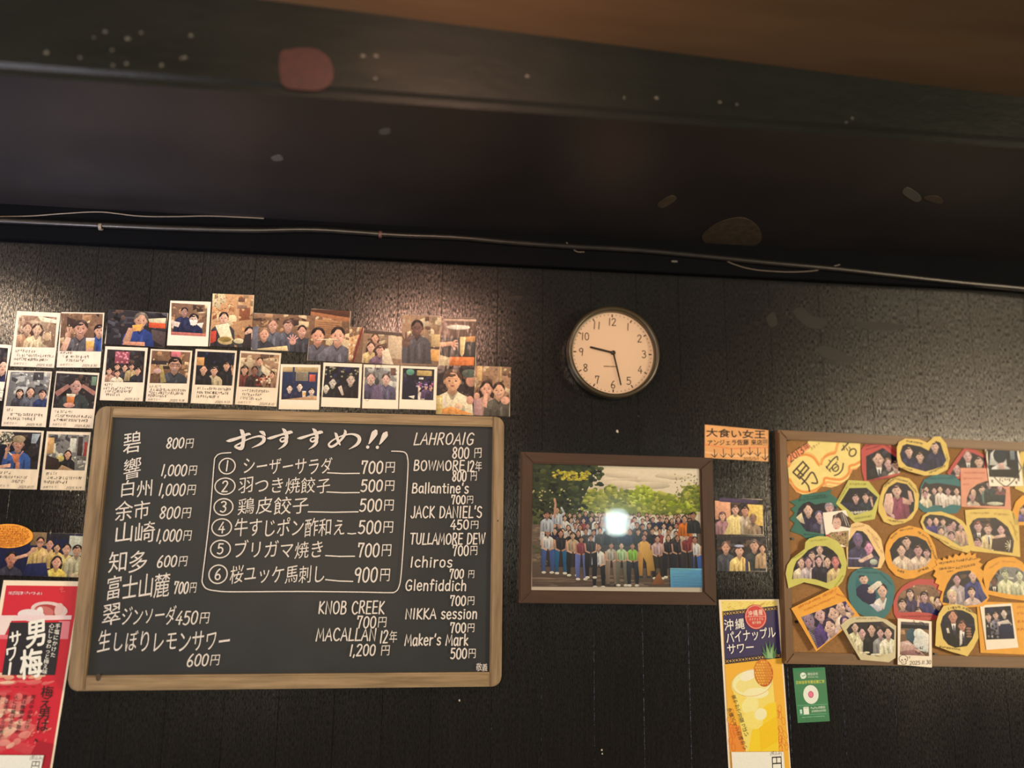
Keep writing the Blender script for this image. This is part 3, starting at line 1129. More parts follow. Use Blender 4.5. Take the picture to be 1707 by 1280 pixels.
RC = [('LAHROAIG', 691, 722, 790, 741, .2), ('800 円', 754, 746, 803, 764, .1), ('BOWMORE', 690, 768, 774, 784, .08), ('12年', 779, 769, 803, 786, .05), ('800 円', 754, 785, 795, 802, .1),
      ("Ballantine's", 687, 806, 781, 822, .05), ('700円', 752, 826, 789, 840, .06), ("JACK DANIEL'S", 685, 844, 803, 863, .05), ('450円', 751, 867, 798, 882, .05),
      ('TULLAMORE DEW', 684, 889, 808, 907, .08), ('700円', 754, 909, 796, 926, .06), ('Ichiros', 684, 928, 754, 945, .05), ('700 円', 749, 949, 791, 964, .1),
      ('Glenfiddich', 676, 967, 777, 984, .05), ('700円', 750, 993, 791, 1009, .06), ('NIKKA session', 676, 1014, 795, 1031, .04), ('700円', 750, 1038, 791, 1054, .06),
      ("Maker's Mark", 675, 1057, 780, 1075, .05), ('500円', 751, 1080, 793, 1097, .05), ('KNOB CREEK', 532, 1002, 641, 1022, .06), ('700円', 595, 1027, 645, 1046, .1),
      ('MACALLAN', 528, 1047, 627, 1067, .06), ('12年', 634, 1051, 662, 1071, .08), ('1,200 円', 584, 1074, 650, 1092, .1)]
for s, x0, y0, x1, y1, sl in RC:
    kt(s, x0, y0, x1, y1, sw=2.15 * PX, jit=.025, slant=sl, shear=.03)
kt('敬義', 793, 1105, 812, 1118, sp=0)
bx = [(386, 755), (369, 756.5), (361, 762), (358, 775), (352, 850), (344, 920), (339, 960), (339, 972), (346, 981), (362, 984.5), (390, 986), (500, 985.5), (600, 986.5), (648, 987.5),
      (659, 986), (665, 978), (669, 955), (675, 870), (680, 785), (679.5, 764), (676, 755.5), (668, 753), (653, 752.5)]
ik.line([kl(x, y, KP) for x, y in smooth(bx, 5)], 1.7 * PX, CH)


def brush(pts, ws, k=6):
    P = smooth([(340 + x / 4.742, 690 + y / 4.742, w_) for (x, y), w_ in zip(pts, ws)], k)
    ik.line([kl(p[0], p[1], KP) for p in P], [max(.3, p[2]) * 1.55 / 4.742 * PX for p in P], CH)


brush([(182, 216), (215, 212), (290, 188), (352, 162), (372, 166)], [3, 16, 13, 13, 5])
brush([(290, 128), (306, 142), (318, 190), (312, 240), (300, 272), (268, 270), (252, 258), (290, 235), (360, 200), (430, 180), (472, 186), (478, 212), (450, 240), (384, 270)],
      [4, 18, 18, 18, 20, 12, 9, 8, 7, 9, 15, 17, 13, 2])
brush([(446, 142), (470, 152), (488, 172)], [6, 17, 6])
for dx in (0, 238):
    brush([(503 + dx, 196), (535 + dx, 192), (610 + dx, 168), (684 + dx, 148), (703 + dx, 152)], [3, 14, 10, 17, 5])
    brush([(624 + dx, 120), (642 + dx, 138), (658 + dx, 180), (652 + dx, 205), (622 + dx, 222), (606 + dx, 208), (624 + dx, 190), (652 + dx, 196), (655 + dx, 225), (632 + dx, 256), (592 + dx, 282)],
          [5, 17, 17, 14, 9, 7, 6, 10, 15, 11, 2])
brush([(1036, 152), (1048, 168), (1062, 215), (1078, 246)], [4, 14, 13, 7])
brush([(1112, 130), (1120, 150), (1096, 196), (1040, 248), (1004, 262), (990, 240), (1030, 205), (1100, 174), (1170, 162), (1220, 180), (1230, 212), (1205, 248), (1148, 282)],
      [4, 14, 12, 12, 12, 9, 7, 7, 9, 16, 18, 13, 2])
brush([(1358, 142), (1348, 160), (1312, 228), (1302, 238)], [20, 30, 10, 3])
brush([(1442, 152), (1432, 170), (1396, 232), (1386, 242)], [14, 28, 10, 3])
ik.ell(kl(340 + 1296 / 4.742, 690 + 265 / 4.742, KP), 2.7 * PX, 2.7 * PX, CH)
ik.ell(kl(340 + 1372 / 4.742, 690 + 267 / 4.742, KP), 2.7 * PX, 2.7 * PX, CH)
ik.build('chalk_lettering', K.o, CHALK)

# ================================================================== the wall clock
c = at(1021.3, 588.5, .0)
ck = put(bpy.data.objects.new('wall_clock', None))
cc = at(1021.6, 588.2, .022)
ck.location = (cc.x, 0, cc.z)
ck.rotation_euler = (math.pi / 2, 0, 0)
tag(ck, 'round wall clock with cream dial and black rim beside the menu board', 'clock')
RO = .1055
bm, rg = lathe_bm([(RO * .86, 0), (RO * .93, .001), (RO * .975, .010), (RO * .985, .024), (RO * .985, .033), (RO * .972, .0365), (RO * .93, .0372), (RO * .898, .0358), (RO * .888, .030), (RO * .882, .0205)], 96)
bm.faces.new(rg[0])
meshobj('case_rim', bm, mat('black_clock_plastic', (.040, .032, .016), .32, .6), ck, True)
DR = RO * .884
bm = bmesh.new()
bmesh.ops.create_circle(bm, cap_ends=True, segments=96, radius=DR)
dial = meshobj('dial', bm, mat('cream_dial', (.80, .66, .52), .5, .3), ck)
dial.location = (0, 0, .0205)
INKB = A(62, 38, 20)
for n in range(1, 13):
    a = math.radians(90 - 30 * n)
    rr_ = DR * .765
    p = (rr_ * math.cos(a), rr_ * math.sin(a))
    s = str(n)
    h = DR * .175
    wd = h * (.62 if len(s) == 1 else 1.02) * (.35 if s == '1' else 1)
    ikn = Ink(.0206)
    ikn.text(s, (p[0] - wd / 2, p[1]), (p[0] + wd / 2, p[1]), h, INKB, h * .125, slant=0, jit=0, sp=.16)
    ikn.build('numeral', ck, PAPERINK)
ikn = Ink(.0206)
for k, (a, b) in enumerate(((-.02, -.006), (-.003, .005), (.008, .014))):
    ikn.line([(a * .9 - .002, -DR * .33), (b * .9 - .002, -DR * .33)], .0026, A(150, 112, 76))
ikn.build('dial_lettering', ck, PAPERINK)
ikt = Ink(.0206)
for k in range(60):
    a = math.radians(6 * k)
    r0, wd = (DR * .88, .0028) if k % 5 == 0 else (DR * .925, .0013)
    r1 = DR * .955
    ca, sa = math.cos(a), math.sin(a)
    ikt.poly([(ca * r0 - sa * wd / 2, sa * r0 + ca * wd / 2), (ca * r0 + sa * wd / 2, sa * r0 - ca * wd / 2), (ca * r1 + sa * wd / 2, sa * r1 - ca * wd / 2), (ca * r1 - sa * wd / 2, sa * r1 + ca * wd / 2)], INKB)
ikt.build('minute_marks', ck, PAPERINK)
HM = mat('black_hand_metal', (.02, .014, .010), .4)


def hand(name, px, py, w0, w1, z, tail):
    t_ = at(px, py, .026)
    x, y = t_.x - cc.x, t_.z - cc.z
    ln = math.hypot(x, y)
    o = meshobj(name, slab_bm([(-tail, -w0), (ln * .5, -(w0 + w1) / 2), (ln - w1, -w1), (ln, -w1 * .4), (ln, w1 * .4), (ln - w1, w1), (ln * .5, (w0 + w1) / 2), (-tail, w0)], 0, .0012, .0003), HM, ck)
    o.rotation_euler = (0, 0, math.atan2(y, x))
    o.location = (0, 0, z)


hand('hour_hand', 983.5, 577.8, .0022, .0022, .0235, .004)
hand('minute_hand', 1035.3, 642, .0019, .0015, .0252, .004)
bm, rg = lathe_bm([(.0048, .0212), (.0048, .0275), (.0040, .0285), (.0001, .0287)], 24)
meshobj('centre_cap', bm, HM, ck, True)
bm = bmesh.new()
bmesh.ops.create_circle(bm, cap_ends=True, segments=64, radius=RO * .912)
gl = meshobj('glass', bm, CLEAR, ck)
gl.location = (0, 0, .0335)

# ================================================================== framed group photograph
F = Card('framed_photograph', [(868, 752), (1186, 763.5), (1198, 1008), (866, 1006)], 0., None,
         'brown framed outdoor group photograph below the clock', 'picture frame', empty=True)
FD = .020
FRX = wood('brown_frame_rail', (.040, .019, .012), (.062, .030, .018), 'x', .45, .35, 16, .06)
FRY = wood('brown_frame_stile', (.038, .018, .011), (.060, .028, .017), 'y', .45, .35, 16, .06)


def fl_(px, py, dep=FD):
    return F.w2l(at(px, py, dep))


def quadrect(fn, pts):
    q = [fn(*p) for p in pts]
    return (q[0][0] + q[3][0]) / 2, (q[1][0] + q[2][0]) / 2, (q[0][1] + q[1][1]) / 2, (q[2][1] + q[3][1]) / 2


ol, orr, ot, ob = quadrect(fl_, [(868, 752), (1186, 763.5), (1198, 1008), (866, 1006)])
il, ir, it, ib = quadrect(fl_, [(887.5, 772.5), (1165, 780.5), (1175.5, 986), (886.5, 985)])
for nm, pts, m_ in (('frame_rail', [(ol, ot), (orr, ot), (ir, it), (il, it)], FRX), ('frame_rail', [(il, ib), (ir, ib), (orr, ob), (ol, ob)], FRX),
                    ('frame_stile', [(ol, ot), (il, it), (il, ib), (ol, ob)], FRY), ('frame_stile', [(orr, ot), (orr, ob), (ir, ib), (ir, it)], FRY)):
    meshobj(nm, slab_bm(pts, .001, FD, .0028), m_, F.o)
MP = .011
meshobj('mount', slab_bm([(il - .004, ib - .004), (ir + .004, ib - .004), (ir + .004, it + .004), (il - .004, it + .004)], .004, MP), mat('cream_mount', (.74, .71, .66), .7), F.o)
ig = Ink(MP + .0002, 8e-7)


def gl_(u, v):      # crop coordinates of the survey (850,740, scale 4.571)
    return F.w2l(at(850 + u / 4.571, 740 + v / 4.571, MP))


GP = [gl_(170, 150), gl_(1437, 187), gl_(1473, 1093), gl_(168, 1087)]
G = Pic(ig, [(GP[0][0], GP[0][1]), (GP[1][0], GP[1][1]), (GP[2][0], GP[2][1]), (GP[3][0], GP[3][1])], (GP[0], GP[1], GP[3]))
rn = random.Random(77)
G.fill(A(240, 214, 172))                                   # evening sky
for k in range(10):
    G.ell(rn.uniform(.45, .95), rn.uniform(.02, .18), .12, .03, A(246, 220, 180))
# far bright trees
for cx, cy, rx, ry, nn, pal in ((.37, .30, .09, .10, 46, 0), (.47, .26, .055, .10, 40, 0), (.55, .28, .06, .10, 40, 0), (.66, .26, .09, .11, 80, 1), (.80, .30, .10, .10, 60, 0), (.95, .26, .08, .14, 60, 0), (.88, .34, .10, .06, 40, 1), (.62, .36, .4, .05, 90, 0)):
    pals = ([A(176, 172, 62), A(140, 146, 52), A(204, 196, 84), A(112, 120, 48)], [A(196, 200, 52), A(158, 168, 40), A(214, 216, 84), A(122, 136, 36)])[pal]
    G.ell(cx, cy, rx * .85, ry * .85, pals[1])
    for k in range(nn):
        a, q = rn.uniform(0, 6.28), math.sqrt(rn.random())
        G.ell(cx + rx * q * math.cos(a), cy + ry * q * math.sin(a), rn.uniform(.008, .02), rn.uniform(.008, .02), rn.choice(pals), 0, 7)
# dark near tree on the left
dk = [A(58, 66, 42), A(44, 52, 34), A(74, 84, 44), A(92, 98, 52), A(34, 40, 30)]
G.quad([(0, 0), (.38, 0), (.34, .16), (.26, .40), (0, .44)], dk[0])
for k in range(210):
    u = rn.uniform(0, .42)
    v = rn.uniform(0, .42) * (1 - max(0, u - .3) * 5)
    if u > .3 and v > .17:
        continue
    G.ell(u, v, rn.uniform(.008, .022), rn.uniform(.008, .024), rn.choice(dk), 0, 7)
for k in range(70):
    G.ell(rn.uniform(.12, .34), rn.uniform(.05, .13), rn.uniform(.006, .015), rn.uniform(.006, .014), rn.choice([A(208, 190, 60), A(230, 206, 78), A(176, 158, 52)]), 0, 7)
for k in range(30):
    G.ell(rn.uniform(.0, .3), rn.uniform(.2, .42), .006, .007, A(214, 196, 130), 0, 6)
for k in range(70):
    G.ell(rn.uniform(.85, 1), rn.uniform(.05, .3), .004, .007, rn.choice([A(150, 140, 84), A(120, 112, 70)]), 0, 6)
G.rect(0, .40, .36, .56, A(96, 98, 56))
for k in range(60):
    G.ell(rn.uniform(0, .36), rn.uniform(.33, .5), .014, .016, rn.choice(dk + [A(128, 126, 66)]), 0, 7)
G.rect(0, .50, 1, 1, A(120, 96, 78))                        # the ground
G.rect(.05, .47, .98, .84, A(70, 58, 54))
for k in range(30):
    G.ell(rn.uniform(0, .08), rn.uniform(.5, .84), .02, .012, rn.choice([A(120, 100, 80), A(96, 92, 60), A(150, 124, 96)]))
for k in range(40):
    G.ell(rn.uniform(0, 1), rn.uniform(.88, 1), rn.uniform(.04, .14), rn.uniform(.004, .012), rn.choice([A(134, 108, 88), A(108, 86, 72), A(150, 122, 98)]))
shirts = [BLACK, WHT, A(200, 196, 190), NAVY, A(62, 56, 60), A(210, 180, 150), A(150, 60, 60), DGREY, A(230, 220, 205), A(44, 44, 54)]
sk = [A(214, 160, 124), A(198, 140, 108), A(224, 176, 140)]
for row, (v, n, r, j) in enumerate(((.405, 26, .0165, .012), (.445, 24, .018, .012), (.50, 22, .020, .012), (.545, 20, .0215, .012))):
    for k in range(n):
        u = .06 + .9 * (k + .5) / n + rn.uniform(-.008, .008)
        G.person(u, v + rn.uniform(-j, j) + (.01 if u < .3 else 0), r, rn.choice(shirts), None, rn.choice(sk), 'l' if rn.random() < .35 else '')
G.person(.145, .38, .021, A(205, 205, 206), None, sk[0], '')
G.line([(.13, .44), (.135, .33), (.13, .29)], .018, sk[0])
G.line([(.16, .44), (.185, .40), (.17, .36)], .016, A(205, 205, 206))
for u, v, r, s_, st_, legs in ((.09, .565, .024, A(222, 214, 214), 'l', A(70, 92, 140)), (.165, .57, .024, A(50, 46, 52), 'l', A(40, 96, 130)), (.235, .585, .024, A(196, 164, 128), 'l', A(40, 36, 40)),
                               (.285, .615, .021, A(150, 66, 72), 'l', A(110, 116, 170)), (.385, .675, .026, A(226, 216, 206), 's', A(34, 32, 38)), (.34, .60, .021, A(60, 54, 56), '', A(36, 34, 38)),
                               (.46, .66, .022, A(190, 176, 150), '', A(150, 120, 96)), (.52, .66, .022, A(180, 200, 140), '', A(120, 110, 90)), (.585, .66, .022, A(150, 190, 70), '', A(50, 50, 56)),
                               (.655, .59, .023, A(226, 170, 84), '', A(210, 150, 70)), (.735, .60, .024, A(210, 170, 160), 's', A(56, 48, 40)), (.80, .59, .022, A(54, 46, 52), 'l', A(40, 36, 44)),
                               (.855, .59, .022, A(56, 48, 54), 'l', A(44, 40, 48)), (.96, .60, .023, A(228, 214, 206), '', A(70, 100, 160)), (.91, .575, .022, A(140, 60, 60), '', A(60, 54, 58))):
    for sg in (-1, 1):
        kx = u + sg * (.012 + r * .45)
        G.quad([(u + sg * .004, v + r * 4.6), (u + sg * .036, v + r * 4.4), (kx + sg * .016, v + .22), (kx + sg * .010, v + .315), (kx - sg * .008, v + .315), (kx - sg * .012, v + .22)], legs)
        G.ell(kx, v + .32, .013, .010, WHT if legs[0] < .2 else DGREY)
    G.person(u, v, r, s_, None, rn.choice(sk), st_)
    G.line([(u - .034, v + r * 2.4), (u - .030, v + r * 5.2), (u - .008, v + r * 5.8)], r * .55, rn.choice(sk))
    G.line([(u + .034, v + r * 2.4), (u + .030, v + r * 5.2), (u + .008, v + r * 5.8)], r * .55, rn.choice(sk))
G.person(.90, .43, .026, A(226, 120, 40), None, sk[0])
G.person(.955, .40, .027, A(52, 50, 50), None, sk[1])
G.person(.085, .42, .025, A(190, 188, 184), None, sk[1])
G.quad([(.655, .62), (.70, .70), (.715, .86), (.69, .86), (.62, .68)], A(226, 170, 84))
G.quad([(.69, .97), (.74, .865), (.77, .97)], A(168, 104, 62))
G.rect(.805, .835, 1, .99, A(110, 170, 236))                # blue ground sheet
G.quad([(.805, .835), (1, .838), (1, .85), (.805, .85)], A(136, 190, 244))
for k in range(5):
    G.quad([(.82, .88 + k * .022), (1, .875 + k * .022), (1, .878 + k * .022), (.82, .884 + k * .022)], A(98, 158, 226))
ig.build('group_photo_print', F.o, GROUPPRINT)
gl2 = meshobj('glass', slab_bm([(il - .003, ib - .003), (ir + .003, ib - .003), (ir + .003, it + .003), (il - .003, it + .003)], .0148, .0150), GLASS, F.o)


# ================================================================== instant photos and prints on the left
GW = 'instant photos with notes around the menu board'
GP_ = 'photo prints in the row above the menu board'
GS = 'plain instant photos above the menu board'


def crop(x0, y0, k):
    return lambda *pts: [(x0 + x / k, y0 + y / k) for x, y in pts]


C1, C2, C3 = crop(0, 480, 5.334), crop(270, 470, 5.334), crop(560, 480, 5.334)
C4 = crop(0, 690, 8.535)
ROOM = dict(bar=([A(190, 140, 96), A(120, 84, 60), A(70, 50, 42), A(226, 190, 140), A(150, 110, 80)], A(128, 92, 66)),
            dark=([BLACK, DGREY, A(52, 42, 44), A(96, 70, 56), A(40, 36, 40)], A(44, 38, 40)),
            grey=([A(150, 140, 126), A(190, 180, 160), A(96, 90, 84), A(70, 66, 64), A(214, 200, 170)], A(130, 122, 112)),
            sepia=([A(196, 162, 124), A(150, 112, 84), A(226, 194, 150), A(108, 78, 60)], A(166, 126, 94)),
            night=(NIGHT, A(24, 26, 36)),
            food=([A(224, 176, 120), A(196, 130, 80), A(240, 206, 150), A(150, 86, 56)], A(206, 150, 100)))


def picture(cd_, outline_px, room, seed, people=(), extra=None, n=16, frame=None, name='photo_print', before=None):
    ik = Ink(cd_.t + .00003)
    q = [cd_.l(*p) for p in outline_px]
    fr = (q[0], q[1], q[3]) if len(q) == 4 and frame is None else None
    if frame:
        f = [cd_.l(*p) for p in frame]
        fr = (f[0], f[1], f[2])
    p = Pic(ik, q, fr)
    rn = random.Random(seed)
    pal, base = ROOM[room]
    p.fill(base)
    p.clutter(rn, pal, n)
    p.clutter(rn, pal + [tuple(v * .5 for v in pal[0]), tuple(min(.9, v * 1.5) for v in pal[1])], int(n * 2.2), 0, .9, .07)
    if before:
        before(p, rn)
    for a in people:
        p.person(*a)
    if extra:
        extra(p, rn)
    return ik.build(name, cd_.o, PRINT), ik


def notes(cd_, rows, name='handwriting'):
    """rows in crop pixels already turned to frame pixels: (x0,y0,x1,y1,height px, text or None)"""
    ik = Ink(cd_.t + .00004)
    rn = random.Random(int(cd_.c.x * 1000) + int(cd_.c.z * 977))
    for x0, y0, x1, y1, h, tx in rows:
        hm = h * .00128
        if tx:
            ik.text(tx, cd_.l(x0, y0), cd_.l(x1, y1), hm, PENK, hm * .12, slant=.25, jit=.05)
        else:
            ik.scribble(cd_.l(x0, y0), cd_.l(x1, y1), hm, PENK, rn)
    ik.build(name, cd_.o, PAPERINK)


def sleeve(cd_, pad=.0035, z=.0011):
    q = cd_.out
    w, h = q[1][0] + pad, q[0][1] + pad
    bm = bmesh.new()
    # a slightly wavy clear pocket
    nx, ny = 10, 12
    rn = random.Random(int(w * 1e6) + int(cd_.c.x * 999))
    g = [[bm.verts.new((-w + 2 * w * i / nx, -h + 2 * h * j / ny, z + (rn.uniform(0, .0005) if 0 < i < nx and 0 < j < ny else 0))) for i in range(nx + 1)] for j in range(ny + 1)]
    for j in range(ny):
        for i in range(nx):
            bm.faces.new((g[j][i], g[j][i + 1], g[j + 1][i + 1], g[j + 1][i]))
    meshobj('clear_sleeve', bm, SLEEVE, cd_.o, True)


def polaroid(px, photo, label, room, seed, people, rows=(), extra=None, group=GW, dep=.0005, sl=False, n=16, before=None):
    c = Card('instant_photo', px, dep, WHITE, label, 'photo', group)
    picture(c, photo, room, seed, people, extra, n, before=before)
    if rows:
        notes(c, rows)
    if sl:
        sleeve(c)
    return c


def rows_in(px, v0, lines, last=('おめでとう', '2025.9.10')):
    """spread note lines across the card's lower border"""
    tl, tr_, br, bl = px
    out = []

    def P(u, v):
        a = (tl[0] + (tr_[0] - tl[0]) * u, tl[1] + (tr_[1] - tl[1]) * u)
        b = (bl[0] + (br[0] - bl[0]) * u, bl[1] + (br[1] - bl[1]) * u)
        return (a[0] + (b[0] - a[0]) * v, a[1] + (b[1] - a[1]) * v)
    n = len(lines) + 1
    for k, (u0, u1) in enumerate(lines):
        v = v0 + (.97 - v0) * (k + .55) / n
        a, b = P(u0, v), P(u1, v)
        out.append((*a, *b, 4.3, None))
    v = v0 + (.985 - v0) * (n - .45) / n
    if last[0]:
        a, b = P(.06, v), P(.36, v - .005)
        out.append((*a, *b, 3.8, last[0]))
    a, b = P(.58, v + .01), P(.92, v + .008)
    out.append((*a, *b, 3.4, last[1]))
    return out


FULL = [(.08, .5), (.1, .93), (.08, .86)]
# --- column of noted cards at the far left
q = C1((-62, 496), (85, 508), (38, 1003), (-112, 992))
polaroid(q, C1((-50, 525), (72, 535), (45, 835), (-80, 830)), 'noted instant photo cut off by the left picture edge', 'dark', 3, [(.75, .55, .17, NAVY, None, None, 'd')],
         rows_in(q, .70, FULL, (None, '2025.8.2')))
q = C1((148, 205), (532, 222), (490, 710), (95, 695))
polaroid(q, C1((168, 240), (505, 260), (485, 530), (140, 525)), 'sepia instant photo of two women, topmost left of the sleeved note cards', 'sepia', 11,
         [(.26, .40, .15, A(190, 140, 100), A(110, 76, 58), A(220, 170, 130), 'l'), (.52, .42, .16, A(224, 190, 140), A(84, 56, 44), A(226, 176, 134), 'ls')],
         rows_in(q, .68, FULL, ('おめでとー', '2025.9.10')), lambda p, r: (p.ell(.80, .68, .16, .22, A(150, 114, 84)), p.ell(.80, .62, .10, .13, A(208, 166, 120)), p.quad([(.5, .0), (1, .08), (1, .2), (.6, .16)], A(244, 226, 180))), sl=True)
q = C1((540, 215), (930, 220), (890, 710), (510, 705))
polaroid(q, C1((545, 225), (915, 230), (900, 565), (530, 560)), 'noted instant photo of grinning curly haired man making a peace sign with a mug', 'bar', 12,
         [(.93, .45, .14, A(50, 78, 130), None, None, ''), (.48, .40, .19, A(92, 84, 82), A(66, 50, 44), A(216, 156, 122), 'Psd')],
         rows_in(q, .70, [(.05, .35), (.1, .7), (.2, .6)], ('おめでとー', '2025.8.30')),
         lambda p, r: (p.quad([(0, .98), (.14, .62), (.26, .66), (.16, 1)], SKIN),), sl=True)
q = C1((80, 735), (470, 740), (400, 1240), (5, 1225))
polaroid(q, C1((95, 745), (455, 750), (410, 1060), (50, 1050)), 'noted instant photo of three people at a grey table, second card down', 'grey', 13,
         [(.30, .62, .10, A(70, 66, 70), None, None, 'l'), (.56, .58, .12, A(100, 98, 100), A(60, 50, 46), None, 'l'), (.86, .64, .11, A(44, 56, 90), None, None, '')],
         rows_in(q, .665, [(.08, .25), (.18, .92), (.14, .76)], ('おめでとー', '2025.9.15')), sl=True)
q = C1((500, 740), (885, 755), (825, 1250), (440, 1235))
polaroid(q, C1((505, 755), (870, 775), (830, 1075), (470, 1065)), 'noted instant photo of a dark haired person holding up a full mug', 'dark', 14,
         [(.50, .34, .19, A(58, 62, 58), A(56, 44, 40), A(200, 150, 126), '')],
         rows_in(q, .68, FULL, ('おめでとう!', '2025.8.20')),
         lambda p, r: (p.quad([(0, .55), (.3, .3), (.36, .38), (.08, .68)], A(176, 120, 100)), p.quad([(1, .48), (.66, .28), (.62, .36), (.96, .6)], A(176, 120, 100)),
                       p.quad([(.3, .62), (.5, .62), (.48, .88), (.33, .88)], A(214, 128, 66)), p.quad([(.29, .58), (.51, .58), (.50, .66), (.3, .66)], CREAM), p.ell(.38, .9, .14, .07, A(226, 160, 130)),
                       p.rect(.86, .05, .98, .3, A(120, 140, 110))), sl=True)
q = C4((-30, 220), (625, 240), (525, 1075), (-100, 1060))
polaroid(q, C4((8, 250), (590, 265), (530, 790), (-30, 775)), 'noted instant photo of man in a beige cap and blue shirt', 'dark', 15,
         [(.46, .32, .17, A(58, 88, 138), None, A(206, 150, 120), 'cP')], rows_in(q, .69, [(.1, .4), (.12, .78), (.4, .72)], ('めでとう', '2025.10.17')),
         lambda p, r: (p.quad([(.30, .60), (.52, .60), (.48, .84), (.38, .84)], A(214, 128, 84)), p.line([(.30, .62), (.24, .56)], .03, CREAM), p.line([(.52, .62), (.58, .52)], .03, A(214, 140, 100)),
                       p.rect(.42, .82, .52, 1, A(204, 130, 96)), p.quad([(0, .92), (.3, .86), (.3, .96), (0, 1)], SKIN)), sl=True,
         before=lambda p, r: (p.rect(0, 0, .36, .36, A(90, 84, 70)), [p.ell(r.uniform(0, .36), r.uniform(0, .34), .02, .025, r.choice([CREAM, BLACK, A(190, 180, 150)])) for k in range(60)],
                              p.quad([(.78, .04), (.98, .04), (.88, .3), (.76, .3)], A(170, 172, 166)), p.rect(0, .36, .4, 1, A(22, 26, 40))))
q = C4((670, 245), (1298, 262), (1205, 1085), (570, 1080))
polaroid(q, C4((690, 285), (1270, 300), (1205, 805), (640, 790)), 'noted instant photo of woman in a dark top, lowest card beside the chalkboard frame', 'grey', 16,
         [(.52, .56, .10, A(34, 32, 38), A(40, 28, 26), None, 'l')], rows_in(q, .68, [(.08, .36), (.12, .92), (.06, .6)], ('おめでとう', '2025.9.19')),
         lambda p, r: (p.ell(.35, .68, .09, .09, A(214, 190, 110)), p.quad([(0, .6), (.3, .7), (.4, 1), (0, 1)], A(60, 44, 40)), p.quad([(.4, .86), (.7, 1), (.3, 1)], A(190, 150, 110))), sl=True,
         before=lambda p, r: (p.rect(0, .1, .16, .55, A(220, 170, 110)), p.rect(.74, .05, .86, .6, A(70, 56, 54)), p.rect(.90, .2, .97, .6, A(170, 60, 56)), p.rect(.55, .1, .7, .5, A(226, 216, 190))))

# --- upper rows
c = Card('photo_print', C1((965, 187), (1490, 225), (1465, 528), (938, 495)), .0004, PHOTOPAPER, 'photo print of a man in a blue shirt eating', 'photo', GP_)
picture(c, C1((965, 187), (1490, 225), (1465, 528), (938, 495)), 'dark', 21, [(.56, .26, .20, A(44, 62, 112), A(110, 92, 76), A(206, 148, 112), '')],
        lambda p, r: (p.quad([(.42, .42), (.60, .36), (.56, .56), (.44, .6)], A(230, 160, 76)), p.quad([(.28, .9), (.36, .5), (.45, .5), (.40, .95)], A(196, 140, 104)), p.quad([(.3, .9), (.65, .88), (.66, 1), (.28, 1)], A(204, 136, 100)),
                      p.rect(.70, .28, .98, .45, A(216, 86, 48)), p.quad([(.68, .2), (.98, .14), (.98, .30), (.70, .30)], A(222, 200, 150)), p.quad([(.75, .5), (1, .55), (1, 1), (.78, .8)], A(84, 66, 60))))
q = C1((935, 515), (1320, 535), (1265, 1005), (890, 1000))
polaroid(q, C1((955, 545), (1290, 560), (1270, 840), (930, 835)), 'noted instant photo of a six person group under a pink lit sign', 'dark', 22,
         [(.30, .52, .09, A(110, 70, 60), None, None, ''), (.50, .54, .09, A(70, 64, 66), None, None, ''), (.68, .5, .08, A(190, 160, 110), None, None, ''), (.10, .66, .09, A(196, 150, 120), None, None, 's'), (.32, .72, .09, CREAM, None, None, ''), (.85, .62, .10, A(44, 44, 52), None, None, '')],
         rows_in(q, .68, [(.06, .26), (.05, .72), (.08, .76), (.12, .46)], (None, '2025.8.13')),
         before=lambda p, r: (p.rect(.22, .05, .60, .42, A(170, 84, 90)), [p.ell(r.uniform(.24, .58), r.uniform(.06, .4), .03, .03, A(230, 150, 150)) for k in range(16)]), sl=True)
q = C1((1345, 540), (1712, 560), (1668, 1018), (1290, 1010))
polaroid(q, C1((1352, 555), (1695, 572), (1660, 850), (1330, 845)), 'noted instant photo of a smiling man with black glasses', 'bar', 23,
         [(.62, .40, .20, A(66, 68, 72), None, A(216, 162, 128), 'gsb')], rows_in(q, .68, [(.06, .36), (.1, .95), (.06, .9), (.06, .48)], ('おめでとー', '2025.9.18')),
         lambda p, r: (p.quad([(.22, .45), (.3, .45), (.42, .95), (.28, .98)], A(176, 150, 90)), p.ell(.18, .62, .1, .08, A(214, 170, 150)), p.rect(0, .3, .4, .42, A(60, 48, 46)), p.rect(.5, .0, .75, .16, A(220, 120, 120))), sl=True)
q = C2((300, 595), (665, 612), (630, 1090), (255, 1078))
polaroid(q, C2((315, 615), (650, 630), (622, 922), (293, 912)), 'noted instant photo of three friends against black, one making a peace sign', 'night', 24,
         [(.80, .40, .11, A(32, 30, 36), None, None, 'p'), (.48, .56, .12, A(196, 172, 130), A(50, 44, 42), None, 's'), (.20, .54, .12, A(34, 32, 36), A(40, 30, 28), None, 'ls')],
         rows_in(q, .68, [(.12, .93), (.12, .86), (.12, .64)], (None, '2025.9.13')), lambda p, r: p.rect(0, .18, .2, .42, A(220, 160, 96)), 6, sl=True)
q = C2((695, 610), (1055, 635), (1025, 1107), (650, 1090))
